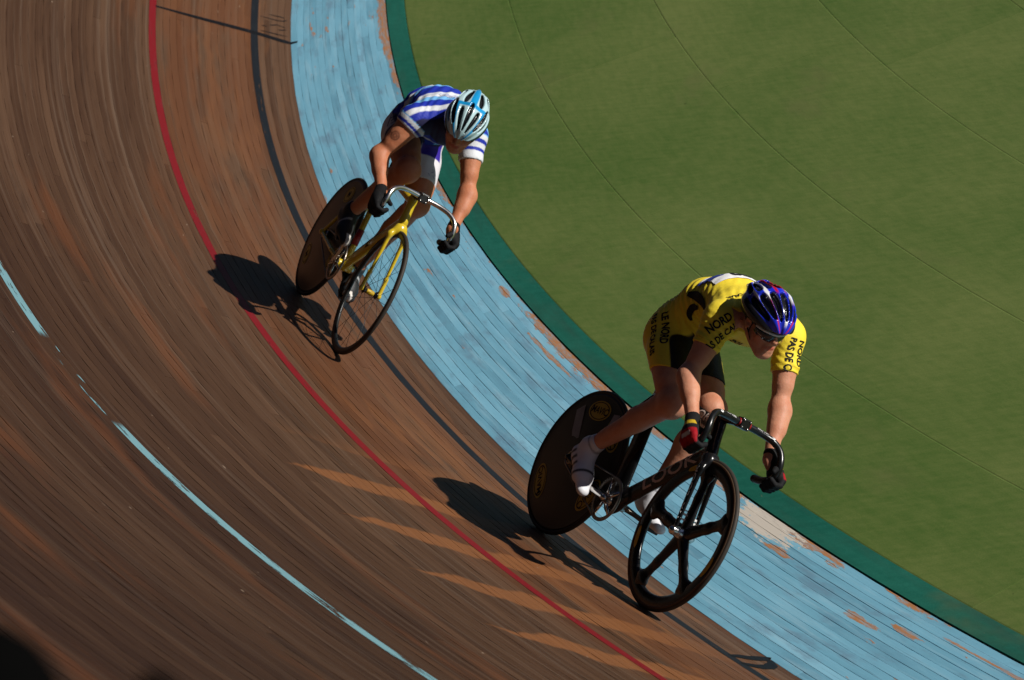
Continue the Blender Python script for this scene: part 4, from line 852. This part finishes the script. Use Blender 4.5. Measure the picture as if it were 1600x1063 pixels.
# number cloth pinned on the back
gx, gy = 22, 16; uv = np.array([(-.105 + .21 * i / gx, -.075 + .15 * j / gy) for j in range(gy + 1) for i in range(gx + 1)]); fs = [(j * (gx + 1) + i, j * (gx + 1) + i + 1, (j + 1) * (gx + 1) + i + 1, (j + 1) * (gx + 1) + i) for j in range(gy) for i in range(gx)]
NB = (V(.450, -.062, 1.335), V(0, -1, -.12) / 1.0072, V(1, 0, .0), V(0, .12, -1) / 1.0072)
nb = print_on('number_cloth', SF, *NB, uv, fs, plain('white_number_cloth', (.74, .73, .74), .7, .2, var=.1), suit, .0030, .1); fl = [f for f in fs if all(uv[i][0] > .050 and -.06 < uv[i][1] < .035 for i in f)]
print_on('number_cloth_panel', SF, *NB, uv, fl, plain('blue_number_panel', (.03, .05, .30), .6, .3, var=.5, scale=30.), nb, .0040, .1)
tv, tf = flat_text('22', .10, .03); print_on('number', SF, *NB, tv[:, :2] + V(-.012, .015), tf, BLACKI, nb, .0055, .1)
helmet_parts(P1, J, 'tri'); glasses(P1, J)
def gcol1(a, b, c, v):
    k = paint(v, (.010, .010, .011)); k = lay(k, sm(c - .030, -.003, .003) * sm(b + (.030 if v[:, 1].mean() < 0 else -.004), -.004, .004) * sm(.036 - b, -.004, .004), (.30, .008, .014)); k = lay(k, sm(c - .040, -.003, .003) * sm(b - .004, -.003, .003) * sm(.022 - b, -.003, .003) * (np.abs(a) < .025), (.55, .53, .50)); return lay(k, sm(.012 - np.abs(b - .072), -.003, .003) * (c > .025), (.5, .33, .02))
glove(P1, J, 'R', (.62, 0, .55), gcol1, 'black and red racing glove with white cuff print'); glove(P1, J, 'L', (.62, 0, .5), gcol1, 'black and red racing glove')
def scol1(x, y, z, t):
    k = paint(x, (.66, .66, .70)); k = lay(k, sm(-.030 - y, -.003, .003), (.02, .02, .02)); k = lay(k, sm(.006 - np.abs(x - .125), -.003, .003), (.05, .05, .055))
    st = sm(np.sin(x * 190) - .2, -.2, .2) * sm(z - .012, -.004, .004) * sm(.030 - np.abs(y + .008), -.004, .004) * sm(.105 - x, 0, .01); k = lay(k, st * .9, (.02, .02, .02)); return lay(k, sm(.004 - np.abs(t - .030), -.002, .002) * .6, (.1, .1, .12))
shoe(P1, J, 'R', scol1, 'white overshoe with black marks'); shoe(P1, J, 'L', scol1, 'white overshoe with black marks')

# ---- second rider in the blue and white jersey
P2 = place('person', BIKE_FRAME['blu'], 'cyclist in blue and white striped jersey with white helmet riding the yellow bicycle', 'person', 'racing cyclists')
J2 = BLU
body2 = field_part('body', body_field(J2), .005, SKIN2, P2, skin_paint(J2, .4, (.7465, -.2327, 1.037)))
SF2 = suit_field(J2)
def jersey_colour(v):
    bl, lb, wh, nv = (.012, .028, .34), (.16, .42, .74), (.64, .66, .70), (.012, .012, .05)
    c = paint(v, bl); arm = np.zeros(len(v), bool); pos = np.zeros(len(v))
    for s in 'RL':
        a, b = V(J2['sh' + s]), V(J2['el' + s]); ba = b - a; h = (v - a) @ ba / (ba @ ba); m = (seg_dist(v, mix(a, b, .12), b) < .085) & (np.sign(v[:, 1]) == (1 if s == 'L' else -1)) & (h > .02); arm |= m; pos = np.where(m, h + .35 * (v[:, 0] - (a + h[:, None] * ba)[:, 0]), pos)
    def bands(t, seq):
        k = paint(t, seq[-1][1])
        for lim, col in seq[::-1]: k = lay(k, sm(lim - t, -.004, .004), col)
        return k
    w_ = .022 * np.sin(v[:, 1] * 14 + 1.2) + .012 * np.sin(v[:, 1] * 31)
    t = v[:, 0] - .55 * v[:, 1] * 0 - .14 * np.abs(v[:, 1] + .03) + w_ + .30 * (1.28 - v[:, 2])
    c = bands(t, [(.300, nv), (.320, (.3, .28, .26)), (.385, bl), (.435, wh), (.470, lb), (.540, bl), (.600, wh), (.645, lb), (.700, bl), (.735, wh), (.77, bl), (9, nv)])
    ca = bands(pos, [(.06, lb), (.14, wh), (.20, bl), (.28, wh), (.335, bl), (9, wh)]); return np.where(arm[:, None], ca, c)
jf = suit_field(J2, .0065, True, False); jf.clip((.285, 0, 1.06), (-.75, 0, -.66), lambda p: p[:, 0] < .62)
jersey = field_part('jersey', jf, .005, LYCRA, P2, jersey_colour, 'blue, white and light blue striped jersey')
def shorts_colour(v):
    c = paint(v, (.62, .60, .64))
    for s, sg in (('R', -1), ('L', 1)):
        a, b = V(J2['hip' + s]), V(J2['kn' + s]); ba = b - a; h = (v - a) @ ba / (ba @ ba); m = (v[:, 1] * sg > -.005) & (seg_dist(v, a, b) < .13); q = v - a - h[:, None] * ba; c = lay(c, m * sm((.34 if sg > 0 else .9) - h, -.01, .01) * sm((.060 if sg > 0 else .02 + .0) - q[:, 1] * sg + .6 * np.maximum(0, h - .05) * (sg < 0), -.006, .006), (.030, .012, .26) if sg > 0 else (.012, .010, .05))
    return lay(c, sm(v[:, 2] - 1.105 + .35 * (v[:, 0] - .2), -.006, .006), (.012, .012, .06))
sf = suit_field(J2, .004, False, True); sf.clip((.43, 0, 1.14), (.80, 0, .60), lambda p: p[:, 2] > 1.06)
shorts = field_part('shorts', sf, .005, LYCRA, P2, shorts_colour, 'white cycling shorts with purple-blue front panels')
print_strokes('shorts_print', SF2, [[(-1, .6), (-.2, -.5)], [(-.5, .7), (.3, -.4)], [(0, .7), (.8, -.3)], [(.5, .8), (1.2, -.2)], [(-1, -.5), (1.1, -.9)]], (.36, -.160, 1.062), (.77, .04, -.64), (.46, .66, .60), plain('grey_print', (.10, .09, .13), .7, .2), shorts, .035, .008, .0075, .06)
print_strokes('shorts_print', SF2, [[(-.6, .5), (-.2, .1), (-.5, -.3)], [(.1, .4), (.5, .0)], [(.0, -.5), (.6, -.7)], [(-.8, -.8), (-.4, -1.)]], (.495, .125, .93), (.2, .95, -.25), (-.7, .3, .63), plain('pale_print', (.30, .29, .42), .7, .2), shorts, .03, .006, .0075, .06)
print_strokes('jersey_print', SF2, [[(-1, .3), (-.3, .5), (.4, .35), (1, .4)], [(-.8, -.2), (0, .1), (.9, -.1)]], (.60, -.04, 1.29), (0, -1, -.15), (1, 0, 0), plain('blue_print', (.02, .04, .30), .7, .2), jersey, .06, .007, .0080, .06)
helmet_parts(P2, J2, 'blue')
gcol2 = lambda a, b, c, v: paint(v, (.008, .008, .009))
glove(P2, J2, 'R', (.62, 0, .55), gcol2, 'black racing glove'); glove(P2, J2, 'L', (.62, 0, .5), gcol2, 'black racing glove')
def scol2(x, y, z, t):
    k = paint(x, (.014, .014, .015)); k = lay(k, sm(x - .185, -.004, .004) * sm(y + .03, -.004, .004) * (z < .01), (.62, .58, .54)); return lay(k, sm(.005 - np.abs(x - .10), -.003, .003) * (z > 0), (.35, .35, .35))
shoe(P2, J2, 'R', scol2, 'black racing shoe with white toe', .03); shoe(P2, J2, 'L', scol2, 'black racing shoe with white toe', .03)
